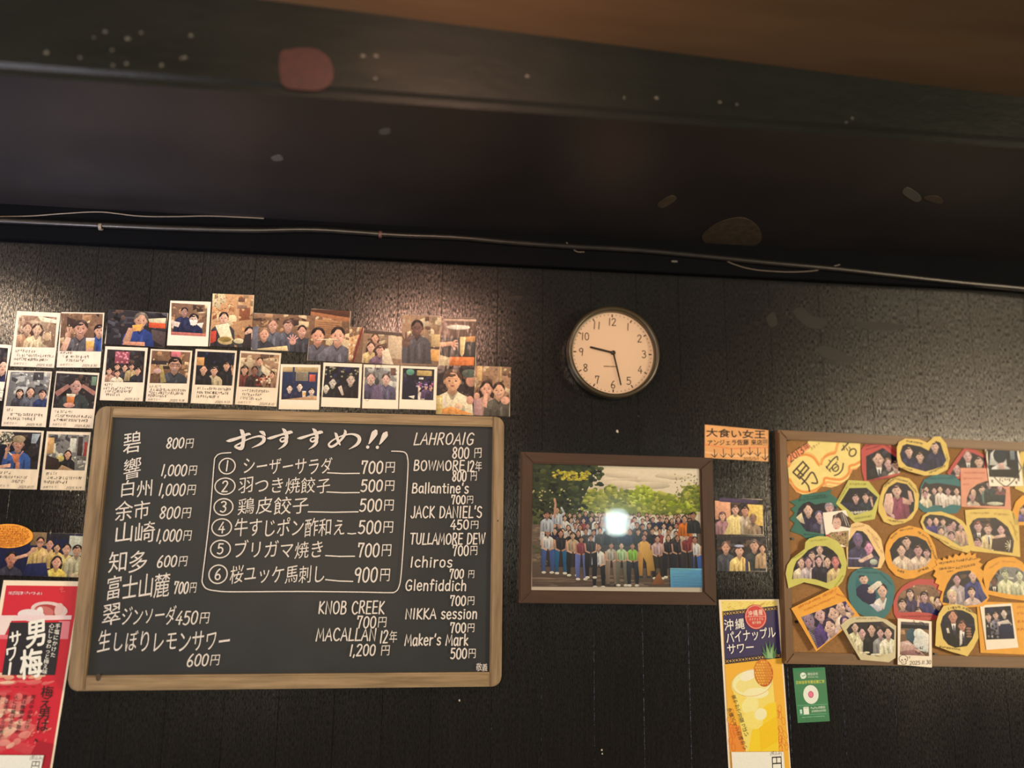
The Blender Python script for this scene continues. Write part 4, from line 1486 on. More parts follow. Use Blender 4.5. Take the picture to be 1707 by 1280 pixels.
polaroid(q, C2((705, 630), (1045, 650), (1012, 942), (682, 930)), 'noted instant photo of a sepia group crowding round a standing man', 'sepia', 25,
         [(.50, .22, .10, A(120, 110, 100), None, None, ''), (.12, .5, .11, A(120, 60, 52), None, None, 'l'), (.38, .5, .11, A(60, 44, 42), None, A(150, 100, 80), ''), (.62, .74, .12, A(60, 48, 48), None, None, ''), (.82, .6, .1, A(150, 110, 84), None, None, '')],
         rows_in(q, .69, [(.12, .8), (.14, .6), (.1, .64)], ('おめでとう', '2025.8.10')), lambda p, r: (p.quad([(.55, .3), (.8, .5), (.74, .68), (.55, .5)], CREAM),
          [p.ell(r.uniform(.35, .8), r.uniform(.65, .95), .03, .03, r.choice([CREAM, A(150, 60, 50), A(90, 40, 40)])) for k in range(26)]), sl=True)
q = C2((1055, 732), (1408, 735), (1398, 1137), (1040, 1130))
polaroid(q, C2((1075, 755), (1390, 760), (1375, 1050), (1060, 1045)), 'blank bordered instant photo of three drinkers at a counter, standing left of the trio', 'night', 26,
         [(.22, .66, .10, NAVY, None, A(236, 200, 170), ''), (.50, .60, .10, NAVY, None, A(236, 200, 170), 'd'), (.84, .74, .10, A(170, 160, 140), None, A(236, 200, 170), '')],
         (), lambda p, r: (p.quad([(0, 1), (1, .88), (1, 1)], A(200, 150, 104)), p.rect(.38, .14, .72, .42, A(160, 140, 110)), [p.line([(.40, y), (.70, y)], .015, A(60, 50, 50)) for y in (.18, .22, .26, .30, .34, .38)], p.rect(.76, .22, .93, .44, A(206, 96, 70)),
                           p.rect(.28, 0, .34, .5, A(60, 58, 72))), GS, .0012, n=8, before=lambda p, r: (p.rect(0, 0, 1, .15, A(196, 160, 110)), p.rect(0, .15, 1, .9, A(36, 48, 78))))
q = C2((75, 165), (435, 178), (410, 572), (45, 565))
polaroid(q, C2((85, 185), (405, 205), (390, 485), (80, 470)), 'blank bordered instant photo of two people in navy with masks, top row', 'bar', 27,
         [(.36, .26, .12, A(40, 44, 70), None, A(176, 130, 110), ''), (.62, .46, .14, A(30, 36, 62), None, A(220, 180, 150), '')],
         (), lambda p, r: (p.quad([(.5, .5), (.74, .5), (.68, .66), (.54, .66)], WHT), p.quad([(.0, .55), (.25, .6), (.2, .75), (.02, .7)], A(220, 190, 160)), p.rect(0, .9, 1, 1, A(196, 110, 90)),
                           p.quad([(.68, .6), (.9, .56), (.84, .74)], A(236, 214, 184))), GS, .0012)


def prt(px, label, room, seed, people, extra=None, dep=.0005, before=None, n=16, group=GP_):
    c = Card('photo_print', px, dep, PHOTOPAPER, label, 'photo', group)
    picture(c, px, room, seed, people, extra, n, before=before)
    return c


prt(C2((452, 103), (812, 118), (800, 582), (425, 572)), 'tall photo print of a plate of food held up, highest of the row', 'food', 31, [(.30, .46, .10, A(60, 52, 54), None, None, ''), (.95, .72, .10, A(80, 70, 70), None, None, '')],
    lambda p, r: (p.quad([(.10, .60), (.42, .55), (.55, .86), (.3, .92)], A(240, 214, 164)), p.ell(.38, .88, .20, .08, A(206, 170, 110)), p.ell(.36, .86, .15, .05, A(150, 120, 60)), p.ell(.70, .9, .17, .07, A(70, 66, 52)), p.ell(.7, .88, .13, .05, A(224, 200, 150)),
                  [p.ell(r.uniform(.05, .5), r.uniform(.02, .4), .015, .008, A(120, 76, 50)) for k in range(40)], p.rect(.64, .06, .8, .14, A(120, 80, 60)), p.rect(.62, .2, .86, .27, A(150, 110, 84)),
                  p.quad([(0, .72), (.14, .7), (.14, .9), (0, .95)], A(196, 70, 50)), p.quad([(.78, 1), (.84, .76), (1, .72), (1, 1)], A(56, 44, 44))), .0016)
prt(C2((815, 278), (1335, 300), (1300, 628), (795, 600)), 'wide photo print of four young men in dark tops, one reaching out', 'bar', 32,
    [(.34, .30, .15, A(104, 100, 102), A(110, 80, 60), A(222, 160, 128), 's'), (.60, .30, .15, A(90, 86, 90), A(90, 64, 54), A(214, 156, 128), 's'), (.20, .56, .15, A(60, 56, 60), A(140, 104, 76), A(224, 160, 124), ''), (.84, .44, .14, A(70, 66, 70), None, A(228, 164, 132), 's')],
    lambda p, r: (p.ell(.69, .74, .055, .09, A(228, 160, 134)), [p.line([(.69, .72), (.69 + .1 * math.sin(a), .72 - .17 * math.cos(a))], .03, A(228, 160, 134)) for a in (-1.1, -.5, 0, .5, 1.0)], p.quad([(.10, .97), (.60, .86), (.62, 1), (.1, 1)], A(226, 190, 130)),
                  p.quad([(0, .4), (.1, .34), (.1, 1), (0, 1)], A(110, 104, 106))), .0014)
px_o = [(518.5, 515), (584, 518.5), (580, 604.5), (512.8, 600)]
prt(C3((110, 345), (248, 352), (237, 665), (20, 655)), 'narrow photo print showing a glass of shaved ice half hidden by its neighbour', 'bar', 33, [],
    lambda p, r: (p.quad([(.3, .3), (.85, .2), (.75, .95), (.25, .9)], A(226, 170, 116)), [p.ell(r.uniform(.2, .75), r.uniform(.3, .9), .06, .035, r.choice([A(246, 210, 160), A(200, 130, 84), A(250, 228, 190)])) for k in range(30)], p.rect(.86, 0, 1, 1, A(130, 50, 44))), .0008)
prt(px_o, 'photo print of two men side by side sharing a breadstick', 'bar', 34,
    [(.22, .52, .14, A(96, 88, 92), None, A(232, 160, 124), 's'), (.72, .50, .15, A(108, 100, 104), None, A(236, 170, 134), 's')],
    lambda p, r: p.line([(.26, .59), (.68, .57)], .02, A(250, 220, 170)), .0018, n=8,
    before=lambda p, r: (p.rect(0, 0, 1, .12, A(86, 50, 36)), p.quad([(0, .05), (1, .14), (1, .22), (0, .12)], A(176, 110, 70)), p.rect(.12, .2, .8, .55, A(176, 122, 80)), [p.line([(.16, y), (.76, y + .01)], .01, A(110, 70, 50)) for y in (.25, .29, .33, .37, .41, .45)]))
prt(C3((248, 372), (592, 400), (585, 685), (236, 665)), 'photo print of three laughing women crowded at the left of the frame', 'sepia', 35,
    [(.30, .22, .12, A(150, 110, 90), A(90, 60, 46), A(230, 168, 130), 'l'), (.20, .5, .13, A(220, 180, 120), A(70, 46, 40), A(234, 176, 140), 'ls'), (.44, .58, .14, A(120, 90, 100), A(80, 54, 46), A(226, 166, 136), 'ls')],
    lambda p, r: (p.rect(.62, .12, 1, .8, A(214, 180, 140)), p.rect(.60, 0, .64, 1, A(130, 96, 76)), p.quad([(.5, .6), (.64, .5), (.8, 1), (.5, 1)], A(236, 206, 166)), p.rect(0, 0, 1, .1, A(96, 74, 62))), .0012)
prt(C3((590, 240), (942, 255), (912, 692), (583, 688)), 'photo print of a person in grey thrusting an open hand at the lens', 'sepia', 36,
    [(.38, .24, .13, A(92, 84, 84), A(40, 30, 28), A(120, 84, 70), 'h')], lambda p, r: (p.rect(.74, .36, .96, .6, A(216, 176, 120)), p.quad([(.72, .68), (1, .66), (.96, .9), (.74, .88)], A(226, 160, 90)), p.rect(.72, .62, 1, .65, DBRN)), .0016)
c = prt(C3((940, 262), (1248, 268), (1238, 690), (915, 688)), 'sleeved photo print of an outstretched hand and a bottle by a red table', 'dark', 37, [],
        lambda p, r: (p.rect(0, 0, 1, .42, A(130, 100, 84)), p.rect(.05, .03, 1, .07, A(236, 190, 160)), p.ell(.5, .2, .34, .05, A(246, 226, 196)), p.rect(.05, .42, 1, .8, A(74, 70, 66)),
                      p.quad([(0, .52), (.34, .50), (.36, .58), (0, .62)], A(238, 176, 136)), [p.line([(.30, .54), (.30 + .2 * math.cos(a), .56 + .13 * math.sin(a))], .03, A(232, 166, 130)) for a in (-.7, -.2, .3, .9)],
                      p.quad([(.56, .4), (.72, .4), (.70, .74), (.64, .82), (.58, .74)], A(240, 200, 140)), p.quad([(.7, .4), (1, .38), (1, .5), (.74, .5)], A(226, 160, 96)), p.rect(.3, .82, 1, 1, A(230, 130, 70)),
                      p.quad([(0, .78), (.3, .84), (.3, 1), (0, 1)], A(226, 196, 150))), .0014)
sleeve(c, .002, .0014)
q = [(540, 604), (603.5, 607), (600.5, 679.5), (534.5, 678)]
polaroid(q, [(542.5, 610), (599, 612.5), (597, 664), (537.5, 662)], 'blank bordered instant photo of people in black, left one of the touching trio', 'night', 41,
         [(.26, .52, .13, BLACK, None, A(214, 196, 170), ''), (.78, .40, .15, BLACK, None, A(206, 176, 150), ''), (.08, .70, .12, A(30, 34, 44), None, A(220, 200, 170), '')],
         (), lambda p, r: (p.quad([(.42, .66), (.52, .6), (.62, .9), (.56, .92)], A(224, 196, 170)), [p.ell(r.uniform(0, 1), r.uniform(0, .35), .03, .03, r.choice([A(80, 80, 60), A(150, 140, 110)])) for k in range(26)]), GS, .0010)
q = C3((248, 680), (562, 690), (555, 1077), (232, 1070))
c = polaroid(q, C3((256, 705), (545, 712), (532, 996), (248, 987)), 'instant photo of two men with doodles penned on it, middle of the trio', 'grey', 42,
             [(.20, .34, .15, A(84, 72, 90), A(100, 84, 76), A(226, 176, 150), 'P'), (.66, .36, .15, A(96, 88, 104), A(84, 66, 60), A(226, 176, 150), '')],
             (), lambda p, r: (p.quad([(.30, .6), (.5, .5), (.6, 1), (.2, 1)], A(112, 92, 110)), p.rect(.8, .0, .96, .24, A(120, 84, 70))), GS, .0013)
ik = Ink(c.t + .0004)
ring = lambda cx, cy, r, w: ik.ring(c.l(560 + cx / 5.334, 480 + cy / 5.334), r, r * .9, w, BLACK, 0, 16)
ring(375, 700, .006, .0007)
ring(375, 728, .004, .0006)
ring(278, 990, .0035, .0006)
ring(415, 965, .0028, .0005)
ik.line([c.l(560 + x / 5.334, 480 + y / 5.334) for x, y in ((340, 690), (360, 675), (400, 680), (412, 700))], .0006, BLACK)
ik.line([c.l(560 + x / 5.334, 480 + y / 5.334) for x, y in ((378, 750), (372, 850), (380, 920))], .0006, BLACK)
ik.build('pen_doodle', c.o, PAPERINK)
q = C3((575, 690), (900, 705), (890, 1083), (562, 1076))
polaroid(q, C3((595, 712), (876, 724), (866, 998), (585, 990)), 'instant photo of a bar crowd behind a dark jacket, right one of the trio', 'night', 43,
         [(.50, .62, .10, A(224, 200, 170), None, A(230, 190, 160), ''), (.75, .56, .07, A(96, 70, 100), None, None, ''), (.90, .6, .07, A(60, 50, 70), None, None, '')],
         (), lambda p, r: (p.quad([(0, .55), (.25, .25), (.5, .6), (.5, 1), (0, 1)], A(20, 26, 44)), p.ell(.24, .12, .13, .10, A(96, 150, 120)), p.rect(.45, .05, .92, .22, A(196, 160, 96)), p.rect(.52, .28, .66, .34, A(220, 210, 230)),
                           [p.ell(r.uniform(.45, 1), r.uniform(.38, .62), .03, .02, r.choice([A(120, 80, 120), A(196, 160, 180), A(80, 60, 110), A(200, 110, 130)])) for k in range(40)], p.quad([(.2, .9), (.4, .86), (.38, .97)], WHT)), GS, .0016)
c = prt(C3((903, 692), (1232, 702), (1220, 1132), (888, 1120)), 'sleeved photo print of a person in a white shirt leaning over an orange table', 'dark', 44,
        [(.42, .30, .20, A(238, 216, 176), A(90, 66, 52), A(234, 174, 130), '')],
        lambda p, r: (p.quad([(.1, .9), (.4, .84), (.98, .98), (.95, 1), (.2, 1)], A(236, 160, 84)), p.ell(.92, .3, .14, .12, A(214, 150, 120)), p.ell(.88, .14, .22, .09, A(90, 100, 84)), p.rect(.0, .62, .16, 1, A(214, 180, 110)), p.rect(.02, .66, .14, .8, A(236, 206, 140)),
                      p.ell(.6, .82, .12, .06, A(236, 190, 150)), p.ell(.9, .7, .1, .09, A(220, 160, 130))), .0012)
sleeve(c, .002, .0014)
c = prt(C3((1236, 692), (1557, 705), (1540, 1142), (1222, 1132)), 'sleeved photo print of two people resting chins on hands, lowest right of the wall prints', 'sepia', 45,
        [(.34, .46, .14, A(180, 140, 120), A(56, 38, 34), A(232, 172, 138), 'l'), (.68, .48, .14, A(100, 90, 76), A(60, 42, 36), A(234, 176, 138), 's')],
        lambda p, r: (p.ell(.08, .62, .08, .08, A(230, 170, 140)), p.quad([(0, .68), (.2, .66), (.24, 1), (0, 1)], A(196, 150, 140)), p.quad([(.2, .8), (.3, .52), (.38, .56), (.36, .84)], A(230, 170, 140)), p.rect(.06, .0, .2, .3, A(226, 180, 120)), p.rect(.7, 0, .74, .3, A(206, 170, 110)),
                      p.ell(.86, .68, .12, .08, A(232, 172, 140))), .0010)
sleeve(c, .002, .0014)

# --- wide print with speech bubble, lower left
C5 = crop(0, 840, 8.535)
q = [(-22, 884), (139, 890), (131, 962), (-30, 958)]
c = prt(q, 'wide glossy print of staff in yellow shirts and one reaching across', 'night', 51,
        [(.56, .22, .10, A(232, 192, 120), None, A(226, 160, 130), 'gs'), (.66, .26, .10, A(224, 184, 124), None, A(226, 164, 140), ''), (.74, .34, .08, A(220, 180, 110), None, None, 'l'), (.84, .36, .11, A(226, 198, 130), None, A(228, 172, 140), 's'), (.95, .38, .11, A(206, 190, 150), None, A(226, 170, 134), 's'),
         (.75, .66, .12, A(244, 206, 100), A(44, 28, 30), A(234, 172, 140), 'ls'), (.28, .62, .14, A(60, 56, 70), None, A(214, 140, 110), '')],
        lambda p, r: (p.line([(.30, .62), (.44, .52), (.5, .4)], .07, SKIN), p.ell(.5, .4, .03, .06, SKIN), p.quad([(.45, .72), (.64, .68), (.68, 1), (.4, 1)], A(36, 40, 84)), p.quad([(.88, .94), (.98, .86), (.99, 1), (.92, 1)], A(240, 206, 160))), .0005, n=5, group=None,
        before=lambda p, r: (p.rect(0, 0, 1, 1, A(30, 34, 72)), p.rect(.46, 0, .62, .3, A(150, 120, 84)), p.rect(.86, .05, 1, .5, A(220, 214, 190)), p.rect(.62, 0, .86, .14, A(40, 38, 48))))
sleeve(c, .006, .0016)
EL = [(120 + 352 * math.cos(k * .1745), 455 + 172 * math.sin(k * .1745)) for k in range(36)]
c = Card('speech_bubble', C5(*EL), .0032, noisy('orange_paper', (.80, .34, .025), (.88, .40, .035), (1, 1, 1), 50, .6), 'orange oval paper bubble with handwriting stuck over the wide print', 'note', square=False)
ik = Ink(c.t + .00003)
rn = random.Random(8)
for y in range(320, 600, 34):
    hw = 330 * math.sqrt(max(0, 1 - ((y - 455) / 172) ** 2)) - 30
    if hw > 60:
        (a,), (b,) = C5((120 - hw, y)), C5((120 + hw, y + 4))
        ik.scribble(c.l(*a), c.l(*b), .0042, A(176, 84, 14), rn, 1.2)
ik.build('handwriting', c.o, PAPERINK)

# ================================================================== posters
C6 = crop(0, 960, 4)
REDP = [(25, 28), (549, 36), (345, 1300), (-195, 1300)]
c = Card('red_poster', C6(*REDP), .0005, noisy('cream_poster_paper', (.80, .74, .62), (.84, .78, .66), (1, 1, 1), 20, .45), 'tall red plum sour poster partly behind the chalkboard frame', 'poster', square=False)
ik = Ink(c.t + .00005, 5e-6)
f6 = lambda x, y: c.l(x / 4, 960 + y / 4)


def P6(pts, col):
    ik.poly([f6(*p) for p in pts], col)


RD, RDD, RDL, PKC = A(214, 34, 48), A(176, 26, 40), A(226, 92, 84), A(240, 186, 160)
P6([(42, 62), (530, 68), (330, 1300), (-160, 1300)], RD)
# splashed lower ground
rn = random.Random(31)
IN6 = [f6(*p) for p in [(42, 62), (530, 68), (330, 1300), (-160, 1300)]]
ik.sh = .12
for k in range(150):
    t_ = k / 150
    x, y = rn.gauss(60, 90), rn.gauss(960, 150)
    if y > 1185 or y < 650:
        continue
    d = math.hypot((x - 40) / 190, (y - 980) / 230)
    if d > 1 - .75 * t_ + .25:
        continue
    c0, c1 = (206, 40, 50), (246, 206, 160)
    q_ = min(1, t_ * 1.15) * rn.uniform(.75, 1)
    col = A(*[a_ + (b_ - a_) * q_ for a_, b_ in zip(c0, c1)])
    ik.ell(f6(x, y), rn.uniform(.006, .018) * (1.2 - .7 * t_), rn.uniform(.003, .009) * (1.2 - .7 * t_), col, rn.uniform(-.4, .9), 14, IN6)
for k in range(40):
    x, y = rn.uniform(180, 330), rn.uniform(900, 1180)
    ik.ell(f6(x, y), rn.uniform(.002, .006), rn.uniform(.001, .002), rn.choice([A(226, 80, 76), A(232, 120, 100), A(190, 30, 44)]), rn.uniform(.3, 1.2), 10, IN6)
for k in range(24):
    x, y = rn.uniform(0, 330), rn.uniform(655, 720)
    ik.ell(f6(x, y), rn.uniform(.006, .016), rn.uniform(.002, .005), rn.choice([A(236, 160, 120), A(240, 190, 150), A(226, 100, 90)]), rn.uniform(-.1, .3), 12, IN6)
ik.sh = 0.
P6([(360, 1120), (330, 1300), (200, 1190), (260, 1100)], RDD)
# plum and glass
for e in ((330, 225, 108, 48, A(232, 196, 176)), (320, 232, 80, 38, A(176, 60, 54)), (290, 240, 60, 34, A(206, 110, 96)), (262, 250, 22, 40, A(240, 226, 206)), (395, 225, 26, 40, A(226, 180, 160)), (210, 262, 80, 36, A(240, 214, 196))):
    ik.ell(f6(e[0], e[1]), e[2] / 4 * .00128, e[3] / 4 * .00128, e[4], -.12, 22, IN6)
P6([(0, 262), (480, 262), (476, 290), (-4, 300)], A(244, 206, 190))
P6([(-4, 296), (95, 262), (30, 400), (-30, 410)], A(246, 214, 190))
P6([(0, 392), (450, 388), (446, 420), (-10, 420)], A(232, 110, 110))
P6([(395, 300), (470, 300), (455, 420), (385, 420)], A(236, 130, 130))
P6([(68, 310), (416, 308), (368, 660), (14, 660)], A(36, 32, 34))
WC = A(250, 240, 214)
BOLD[0] = .022
for ch, x, y, h in (('男', 240, 382, 150), ('梅', 205, 585, 160), ('サ', 100, 420, 92), ('ワ', 75, 520, 88), ('ー', 62, 622, 96)):
    if ch == 'ー':
        ik.line([f6(72, 580), f6(62, 655)], .0042, WC)
    else:
        ik.text(ch, f6(x - h * .46, y + 3), f6(x + h * .46, y - 5), h / 4 * .00128 * 1.05, WC, shear=.1, slant=-.1)
BOLD[0] = .008
ik.vtext('手塩にかけた', f6(388, 315), f6(350, 545), .0100, WC)
ik.vtext('心にしゅわっと梅え味', f6(348, 315), f6(296, 655), .0098, WC)
ik.vtext('梅え男は、', f6(318, 735), f6(265, 1110), .0235, A(44, 26, 24))
for i, s in enumerate(('男の中の男だけ', '酒は機嫌よく飲め', '人には媚びるな', '男は速くからは逃せ', '飲んじ')):
    x = 225 - i * 56
    n_ = len(s)
    ik.vtext(s, f6(x, 790), f6(x - 12 - n_ * 5, 790 + n_ * 33), .0088, A(60, 26, 24))
    ik.line([f6(x - 10, 738), f6(x + 12, 738)], .0012, A(120, 30, 30))
ik.text('ノーベル', f6(62, 106), f6(158, 110), .0075, A(240, 196, 184), font=True) if False else ik.scribble(f6(64, 112), f6(158, 114), .0062, A(240, 186, 176), rn, 1.4)
ik.scribble(f6(168, 112), f6(288, 116), .0055, A(240, 186, 176), rn, 1.3)
ik.scribble(f6(400, 100), f6(460, 105), .016, A(226, 80, 80), rn, 1)
P6([(-190, 1190), (298, 1192), (276, 1300), (-200, 1300)], A(248, 240, 226))
ik.line([f6(-100, 1190), f6(298, 1192), f6(276, 1300)], .0008, A(90, 60, 54))
BOLD[0] = 0.
ik.text('(税込み)', f6(203, 1208), f6(288, 1212), .0082, BLACK, font=True)
ik.text('円', f6(208, 1262), f6(268, 1264), .0185, BLACK, shear=0)
ik.build('poster_print', c.o, PAPERINK)

C7 = crop(1160, 960, 4)
c = Card('yellow_poster', C7((152, 158), (553, 155), (642, 1420), (225, 1420)), .0005, noisy('cream_poster_paper', (.8, .74, .62), (.84, .78, .66)), 'tall yellow pineapple sour poster hanging below the framed photograph', 'poster', square=False)
ik = Ink(c.t + .00005, 5e-6)
f7 = lambda x, y: c.l(1160 + x / 4, 960 + y / 4)


def P7(pts, col, within=None):
    ik.poly([f7(*p) for p in pts], col, within)


# vertical edges of the art lean: x_left(y), x_right(y)
xl = lambda y: 168 + (y - 165) * .0575
xr = lambda y: 540 + (y - 165) * .0755
band = lambda y0, y1, col: P7([(xl(y0), y0), (xr(y0), y0), (xr(y1), y1), (xl(y1), y1)], col)
YP, NV, GD = A(246, 214, 110), A(58, 46, 82), A(226, 172, 80)
band(165, 1420, A(250, 190, 40))
band(165, 235, YP)
for k in range(120):
    y = rn.uniform(168, 226)
    ik.line([f7(*(t_ := (rn.uniform(xl(y) + 4, xr(y) - 16), y))), f7(t_[0] + rn.uniform(4, 14), t_[1] + rn.uniform(-5, 5))], .0006, A(222, 170, 70))
P7([(178, 236), (xr(200), 198), (xr(232), 232), (180, 270)], A(40, 30, 48))
P7([(180, 266), (xr(228), 228), (xr(520), 520), (192, 556)], NV)
P7([(192, 552), (xr(510), 510), (xr(545), 545), (194, 588)], A(40, 30, 48))
for k in range(17):
    for y0, y1 in ((253, 215), (570, 528)):
        t_ = (k + .5) / 17
        x = (xl(y0) + 6) + (xr(y1) - xl(y0) - 12) * t_
        y = y0 + (y1 - y0) * t_
        if k % 2:
            P7([(x - 8, y), (x, y - 8), (x + 8, y), (x, y + 8)], GD)
            P7([(x - 3, y), (x, y - 3), (x + 3, y), (x, y + 3)], A(40, 30, 48))
        else:
            ik.line([f7(x - 9, y - 9), f7(x + 9, y + 9)], .0009, GD)
            ik.line([f7(x - 9, y + 9), f7(x + 9, y - 9)], .0009, GD)
ART7 = [f7(*p) for p in ((xl(590), 590), (xr(548), 548), (xr(1168), 1168), (xl(1168), 1168))]
P7([(xl(590), 590), (xr(548), 548), (xr(1420), 1420), (xl(1420), 1420)], A(248, 178, 52))
ik.poly([f7(*p) for p in ((xl(980), 980), (300, 1000), (330, 1168), (xl(1168), 1168))], A(240, 140, 50))
for k in range(26):
    y = rn.uniform(880, 1160)
    a = f7(rn.choice((rn.uniform(xl(y), 270), rn.uniform(540, xr(y)))), y)
    ik.ring(a, .004, .008, .0009, A(236, 120, 40), rn.uniform(-.5, .5), 12)
# the glass
ik.ell(f7(370, 720), .046, .030, A(248, 218, 110), .12, 30, ART7)
P7([(232, 700), (510, 690), (552, 1168), (330, 1168)], A(250, 216, 100))
ik.ell(f7(372, 712), .0445, .0265, A(250, 232, 160), .12, 30)
ik.ell(f7(376, 722), .037, .018, A(248, 222, 130), .12, 30)
ik.ell(f7(350, 660), .020, .010, A(252, 240, 190), .4, 16)
ik.ell(f7(400, 780), .028, .011, A(252, 238, 170), .05, 16)
ik.ring(f7(372, 712), .0445, .0265, .0008, A(226, 150, 60), .12, 40)
P7([(430, 890), (480, 850), (532, 840), (552, 1168), (350, 1168), (370, 1040)], A(252, 206, 40))
ik.ell(f7(360, 860), .020, .016, A(252, 230, 140), .5, 20)
ik.ell(f7(380, 960), .022, .017, A(252, 222, 110), -.4, 20)
ik.ell(f7(430, 920), .014, .012, A(252, 238, 170), .4, 14)
P7([(420, 1010), (535, 930), (545, 1100), (430, 1168)], A(250, 196, 24))
# pineapple
ik.ell(f7(449, 645), .0212, .0282, A(196, 92, 26), .06, 30)
ik.ell(f7(444, 640), .0190, .0262, A(218, 120, 34), .06, 30)
for j in range(-4, 5):
    for i in range(-3, 4):
        x, y = 447 + i * 17 + (j % 2) * 8 - j * 1.5, 645 + j * 18
        if ((x - 448) / 60) ** 2 + ((y - 645) / 82) ** 2 < 1:
            P7([(x - 8, y), (x, y - 9), (x + 8, y), (x, y + 9)], A(250, 190, 70) if x < 455 else A(236, 160, 54))
            P7([(x - 3, y + 1), (x, y - 2), (x + 3, y + 1), (x, y + 5)], A(206, 96, 30))
for x0, y0, x1, y1, w_, gc in ((470, 545, 438, 462, 15, 0), (485, 545, 462, 440, 15, 1), (492, 545, 488, 428, 15, 0), (500, 545, 514, 440, 15, 1), (508, 548, 536, 470, 15, 0), (475, 548, 436, 505, 13, 1), (510, 550, 538, 510, 13, 0),
                               (488, 548, 474, 470, 13, 2), (498, 548, 502, 470, 13, 2)):
    P7([(x0 - w_, y0), ((x0 + x1) / 2 - w_ * .5, (y0 + y1) / 2), (x1, y1), ((x0 + x1) / 2 + w_ * .6, (y0 + y1) / 2), (x0 + w_, y0)], (A(70, 110, 60), A(110, 146, 84), A(150, 180, 120))[gc])
# stamp and titles
sc_ = f7(396, 272)
ik.ell(sc_, .0245, .0258, A(214, 66, 56), 0, 36)
ik.ring(sc_, .0222, .0236, .0009, A(246, 200, 170))
ik.line([f7(330, 272), f7(462, 268)], .0008, A(246, 200, 170))
BOLD[0] = .008
ik.text('沖縄産', f7(342, 252), f7(444, 240), .0125, A(250, 226, 190), shear=0)
ik.text('パイナップル', f7(350, 290), f7(446, 284), .0065, A(250, 220, 180), shear=0)
ik.text('果汁使用', f7(372, 312), f7(430, 308), .0055, A(250, 220, 180), shear=0)
ik.line([f7(430, 196), f7(452, 178)], .0012, A(206, 110, 60))
WC = A(252, 240, 214)
ik.text('沖縄', f7(182, 330), f7(320, 318), .0235, WC, shear=0)
ik.text('パイナップル', f7(194, 412), f7(526, 372), .0240, WC, shear=0, sp=0)
ik.text('サワー', f7(202, 492), f7(384, 470), .0215, WC, shear=0, sp=0)
BOLD[0] = 0.
ik.vtext('爽やかで甘酸っぱい', f7(246, 792), f7(338, 1068), .0102, A(66, 46, 30))
ik.vtext('沖縄パインの味わい', f7(214, 880), f7(330, 1156), .0102, A(66, 46, 30))
P7([(232, 1170), (580, 1168), (600, 1420), (248, 1420)], A(248, 240, 226))
ik.line([f7(248, 1420), f7(232, 1170), f7(580, 1168)], .0007, A(200, 120, 60))
ik.text('(税込み)', f7(490, 1180), f7(566, 1178), .0082, BLACK, font=True)
ik.text('円', f7(496, 1248), f7(570, 1245), .0300, BLACK, shear=0)
ik.build('poster_print', c.o, PAPERINK)

C8 = crop(1310, 1100, 11.63)
c = Card('green_sticker', C8((130, 157), (755, 140), (850, 1185), (230, 1220)), .0004, noisy('green_sticker_vinyl', (.028, .20, .09), (.034, .23, .105), (1, 1, 1), 30, .4), 'small green payment sticker under the cork board', 'sticker', square=False)
ik = Ink(c.t + .00003)
f8 = lambda x, y: c.l(1310 + x / 11.63, 1100 + y / 11.63)
p8 = .00131 / 11.63
ik.poly([f8(*p) for p in ((136, 160), (750, 148), (755, 200), (142, 222))], A(42, 130, 80))
WG = A(240, 246, 220)
ik.ell(f8(338, 304), 61 * p8, 58 * p8, WG, 0, 24)
ik.poly([f8(*p) for p in ((300, 345), (330, 350), (300, 372))], WG)
ik.line([f8(312, 300), f8(332, 316), f8(382, 284)], 14 * p8, A(60, 160, 100))
ik.text('微信支付', f8(418, 276), f8(620, 268), 52 * p8, WG, shear=0, jit=0, sp=0)
ik.text('WeChat Pay', f8(422, 330), f8(625, 325), 30 * p8, WG, font=True, shear=0, jit=0)
ik.text('日本独享专属优惠汇率', f8(190, 440), f8(750, 415), 62 * p8, A(240, 220, 70), shear=0, jit=0, sp=0)
ik.ell(f8(486, 668), 152 * p8, 170 * p8, A(240, 238, 216), 0, 36)
ik.ell(f8(485, 668), 55 * p8, 62 * p8, A(206, 74, 104), 0, 24)
ik.ell(f8(485, 668), 40 * p8, 45 * p8, A(240, 120, 140), 0, 24)
ik.line([f8(220, 886), f8(800, 858)], 5 * p8, A(140, 206, 160))
ik.poly([f8(*p) for p in ((338, 912), (442, 906), (452, 1050), (348, 1056))], WG)
ik.poly([f8(*p) for p in ((268, 962), (310, 958), (318, 1040), (278, 1044))], A(200, 230, 200))
ik.line([f8(360, 934), f8(430, 930)], 8 * p8, A(150, 170, 140))
ik.text('PayPay加盟店', f8(482, 930), f8(762, 912), 46 * p8, WG, font=True, shear=0, jit=0, sp=.04)
ik.text('支持微信支付付款', f8(495, 995), f8(778, 975), 44 * p8, WG, shear=0, jit=0, sp=0)
ik.line([f8(262, 1066), f8(790, 1040)], 5 * p8, A(150, 210, 170))
ik.scribble(f8(310, 1112), f8(750, 1086), 16 * p8, A(170, 220, 180), rn, 1.3)
ik.build('sticker_print', c.o, PAPERINK)

